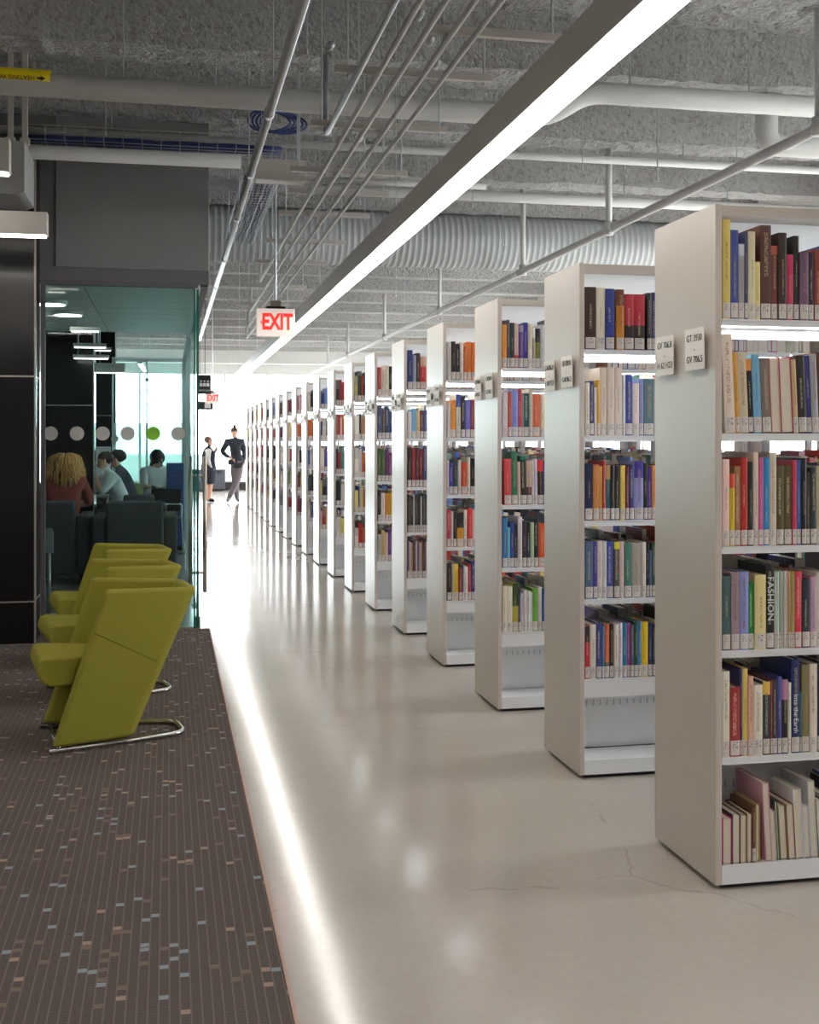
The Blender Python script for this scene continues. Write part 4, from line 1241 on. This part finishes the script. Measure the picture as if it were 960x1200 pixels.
def limbs(arms_l, arms_r, legs_l, legs_r, head, torso, up='top', lo='pants', fore='top', shin='pants', foot='shoe', bulk=1.0):
    """joint table and edges from a few key points; each arm = shoulder, elbow, wrist, hand tip"""
    J = {}; E = []
    J['pelvis'] = torso[0] + ((.165 * bulk, .115 * bulk),); J['waist'] = torso[1] + ((.155 * bulk, .105 * bulk),); J['chest'] = torso[2] + ((.185 * bulk, .12 * bulk),); J['upper'] = torso[3] + ((.13 * bulk, .09 * bulk),)
    J['neck'] = tuple(head[0]) + (.048,); J['jaw'] = tuple(head[1]) + ((.06, .066),); J['brow'] = tuple(head[2]) + ((.076, .088),); J['crown'] = tuple(head[3]) + ((.055, .062),)
    E += [('pelvis', 'waist', up), ('waist', 'chest', up), ('chest', 'upper', up), ('upper', 'neck', 'skin'), ('neck', 'jaw', 'skin'), ('jaw', 'brow', 'skin'), ('brow', 'crown', 'skin')]
    for sfx, a in (('l', arms_l), ('r', arms_r)):
        J['sh' + sfx] = a[0] + (.075 * bulk,); J['el' + sfx] = a[1] + (.055 * bulk,); J['wr' + sfx] = a[2] + (.036,); J['ha' + sfx] = a[3] + ((.034, .018),)
        E += [('upper', 'sh' + sfx, up), ('sh' + sfx, 'el' + sfx, up), ('el' + sfx, 'wr' + sfx, fore), ('wr' + sfx, 'ha' + sfx, 'skin')]
        W_ = Vector(a[3]); D = (Vector(a[3]) - Vector(a[2])).normalized()
        sd = D.cross(Vector((0, 1, 0)) if abs(D.y) < .8 else Vector((1, 0, 0))).normalized()
        for q, (off, ln) in enumerate(((-.026, .058), (-.009, .074), (.009, .07), (.025, .056))):
            p1 = W_ + sd * off + D * .02; p2 = W_ + sd * off * 1.15 + D * (.02 + ln)
            J['f%d%s' % (q, sfx)] = tuple(p1) + (.0095,); J['g%d%s' % (q, sfx)] = tuple(p2) + (.0075,)
            E += [('ha' + sfx, 'f%d%s' % (q, sfx), 'skin'), ('f%d%s' % (q, sfx), 'g%d%s' % (q, sfx), 'skin')]
        p1 = Vector(a[2]).lerp(W_, .6) + sd * .04; p2 = p1 + D * .035 + sd * .018
        J['t' + sfx] = tuple(p1) + (.011,); J['u' + sfx] = tuple(p2) + (.009,)
        E += [('wr' + sfx, 't' + sfx, 'skin'), ('t' + sfx, 'u' + sfx, 'skin')]
    for sfx, a in (('l', legs_l), ('r', legs_r)):
        J['hi' + sfx] = a[0] + (.105 * bulk,); J['kn' + sfx] = a[1] + (.078 * bulk,); J['an' + sfx] = a[2] + (.055,); J['to' + sfx] = a[3] + ((.040, .028),)
        E += [('pelvis', 'hi' + sfx, lo), ('hi' + sfx, 'kn' + sfx, lo), ('kn' + sfx, 'an' + sfx, shin), ('an' + sfx, 'to' + sfx, foot)]
    return J, E

# person in the dark hooded jacket, legs crossed, hand on hip
J, E = limbs(((.17, 0, 1.40), (.23, .02, 1.13), (.20, -.02, .93), (.18, -.04, .86)),
             ((-.15, 0, 1.40), (-.30, .03, 1.17), (-.13, -.05, 1.04), (-.08, -.08, 1.02)),
             ((.14, 0, .90), (.05, -.07, .50), (-.15, -.10, .075), (-.17, -.24, .035)),
             ((-.02, 0, .90), (.02, .03, .49), (.06, .02, .075), (.09, -.13, .035)),
             ((.01, -.01, 1.47), (-.01, -.04, 1.545), (-.01, -.035, 1.62), (-.01, -.02, 1.69)),
             ((.06, 0, .93), (.05, 0, 1.06), (.02, 0, 1.24), (.01, 0, 1.39)), bulk=1.15)
o = figure('standing person in dark hooded jacket and grey trousers with hand on hip', (1.49, 27.34, 0), 0, J, E,
           dict(top=mat('dark_jacket', L(40, 46, 56), .9), pants=mat('grey_trousers', L(112, 104, 108), .9), skin=SKIN, shoe=mat('grey_shoe', L(120, 112, 112), .7)))
blob('hair', mat('brown_hair', L(78, 60, 54), .7), o, (-.01, -.005, 1.655), (.088, .10, .085), wob=.1)
blob('hair_bun', mat('brown_hair', L(78, 60, 54), .7), o, (.0, .0, 1.755), (.042, .042, .04), wob=.2)
b = MB().tube([(.085, -.02, 1.46), (.08, -.09, 1.40), (.02, -.115, 1.31), (-.04, -.09, 1.40), (-.075, -.02, 1.46), (0, .08, 1.45), (.085, -.02, 1.46)], .022, 8)
b.build('hood', mat('hood_lining', L(150, 146, 146), .9), o, smooth=True)
MB().prism([(-.16, .87), (.20, .87), (.22, 1.0), (-.14, 1.0)], 'y', -.125, .115).build('jacket_hem', mat('dark_jacket', L(52, 60, 70), .9), o, bevel=.05, seg=3)
face(o, -.01, -.035, 1.615, (-.55, -1, 0))

# person in the dark dress, facing the other
J, E = limbs(((.0, -.15, 1.23), (-.02, -.19, .99), (.05, -.17, .80), (.07, -.16, .74)),
             ((.0, .15, 1.23), (.03, .17, 1.02), (.17, .05, 1.17), (.18, .01, 1.24)),
             ((0, -.08, .80), (.03, -.08, .43), (.0, -.08, .075), (.14, -.08, .032)),
             ((0, .08, .80), (.0, .09, .43), (-.06, .09, .075), (.08, .09, .032)),
             ((.01, 0, 1.29), (.035, 0, 1.355), (.02, 0, 1.42), (.01, 0, 1.48)),
             ((0, 0, .82), (0, 0, .97), (0, 0, 1.10), (0, 0, 1.22)), up='top', lo='top', fore='sleeve', shin='skin')
E = [(a, b_, 'sleeve' if a[:2] in ('sh', 'el') and b_[:2] in ('el', 'wr') else k) for a, b_, k in E]
o = figure('standing person in dark knee-length dress and pale sleeves by the far windows', (.90, 27.46, 0), 0, J, E,
           dict(top=mat('navy_dress', L(40, 44, 58), .9), sleeve=mat('pale_cardigan', L(206, 208, 206), .9), skin=SKIN, shoe=mat('black_shoe', L(34, 32, 36), .6)))
b = MB()
pr_ = [(.185, 1.02), (.185, .95), (.215, .82), (.225, .60), (.215, .46)]
vs = []; n = 20
for r, z in pr_:
    vs += [(r * .82 * math.cos(2 * math.pi * k / n), r * 1.02 * math.sin(2 * math.pi * k / n), z) for k in range(n)]
b.add(vs, [(i * n + k, (i + 1) * n + k, (i + 1) * n + (k + 1) % n, i * n + (k + 1) % n) for i in range(len(pr_) - 1) for k in range(n)])
b.build('skirt', mat('navy_dress', L(40, 44, 58), .9), o, smooth=True)
blob('hair', mat('light_brown_hair', L(128, 104, 88), .7), o, (-.012, 0, 1.445), (.095, .09, .085), wob=.1)
face(o, .025, 0, 1.415, (1, 0, 0))

# seated people in the study room
def seated(label, loc, rz, top, hair, lean=.10, arms=None, hs=1.0, fore=None, pants=L(60, 62, 70)):
    """sits facing local -y"""
    s = lean
    a = arms or (((.17, -s, .98), (.24, -s - .12, .78), (.12, -s - .32, .74), (.09, -s - .39, .73)), ((-.17, -s, .98), (-.24, -s - .12, .78), (-.12, -s - .32, .74), (-.09, -s - .39, .73)))
    J, E = limbs(a[0], a[1], ((.10, .0, .50), (.12, -.42, .50), (.12, -.42, .085), (.12, -.56, .035)), ((-.10, .0, .50), (-.12, -.42, .50), (-.12, -.42, .085), (-.12, -.56, .035)),
                 ((0, -s - .03, 1.05), (0, -s - .08, 1.10), (0, -s - .075, 1.165), (0, -s - .06, 1.22)),
                 ((0, 0, .52), (0, -s * .3, .66), (0, -s * .7, .84), (0, -s, .97)), fore=fore or 'skin')
    o = figure(label, loc, rz, J, E, dict(top=top, pants=mat('seat_trousers_%d' % int(pants[0] * 999), pants, .9), skin=SKIN, shoe=mat('black_shoe', L(34, 32, 36), .6)))
    face(o, 0, -s - .08, 1.155, (0, -1, 0))
    return o
o = seated('seated person with long blond hair and rust top seen from behind', (-1.02, 12.12, .008), math.pi, mat('rust_top', L(146, 62, 50), .9), None, lean=.10)
hm = mat('blond_hair', L(196, 138, 70), .6, vary=.3, scale=40)
blob('hair', hm, o, (0, -.155, 1.165), (.105, .115, .105), wob=.1, n=24, rows=16, freq=26)
b = MB(); HR = random.Random(3)
for i in range(90):
    ph = HR.uniform(-.35, math.pi + .35)          # locks fan over the back and sides of the head
    top = Vector((.05 * math.cos(ph), -.15 + .05 * math.sin(ph), 1.26 + HR.uniform(-.015, .01)))
    ln = HR.uniform(.20, .32); ax = HR.uniform(.006, .014); p0 = HR.uniform(0, 6)
    pts = []; rs = []
    for j in range(9):
        u_ = j / 8
        rad = .05 + .085 * math.sin(min(1, u_ * 2.2) * math.pi / 2) + .045 * u_ * u_
        w_ = ax * math.sin(p0 + u_ * 11)
        pts.append((rad * math.cos(ph) * 1.12 + w_, -.155 + rad * math.sin(ph) + w_ * .6, top.z - ln * u_ ** 1.5 - .012 * u_))
        rs.append(.013 * (1 - .75 * max(0, u_ - .4)))
    b.tube(pts, rs, 6)
b.build('hair_locks', hm, o, smooth=True)
o = seated('seated person in white T-shirt bending forward with a cup', (-.50, 15.0, .008), math.radians(-75), mat('white_shirt', L(216, 220, 222), .9), None, lean=.22,
           arms=(((.16, -.22, .96), (.2, -.36, .76), (.08, -.42, .98), (.05, -.43, 1.04)), ((-.16, -.22, .96), (-.2, -.38, .78), (-.08, -.5, .76), (-.04, -.56, .75))))
blob('hair', mat('brown_hair', L(78, 60, 54), .7), o, (0, -.265, 1.19), (.085, .10, .08), wob=.15)
o = seated('seated person in grey top leaning over the meeting table', (-.42, 15.75, .008), math.radians(-85), mat('grey_top', L(92, 98, 110), .9), None, lean=.18, fore='top')
blob('hair', mat('dark_brown_hair', L(58, 46, 42), .7), o, (0, -.22, 1.205), (.085, .105, .085), wob=.15)
o = seated('seated person with long dark hair in a light top', (-.20, 16.40, .0085), math.radians(30), mat('light_top', L(186, 190, 190), .9), None, lean=.05)
hb_ = mat('black_hair', L(34, 30, 32), .5)
blob('hair', hb_, o, (0, -.10, 1.175), (.10, .11, .11), wob=.1)
blob('hair_length', hb_, o, (.02, -.03, 1.02), (.10, .08, .17), wob=.15)
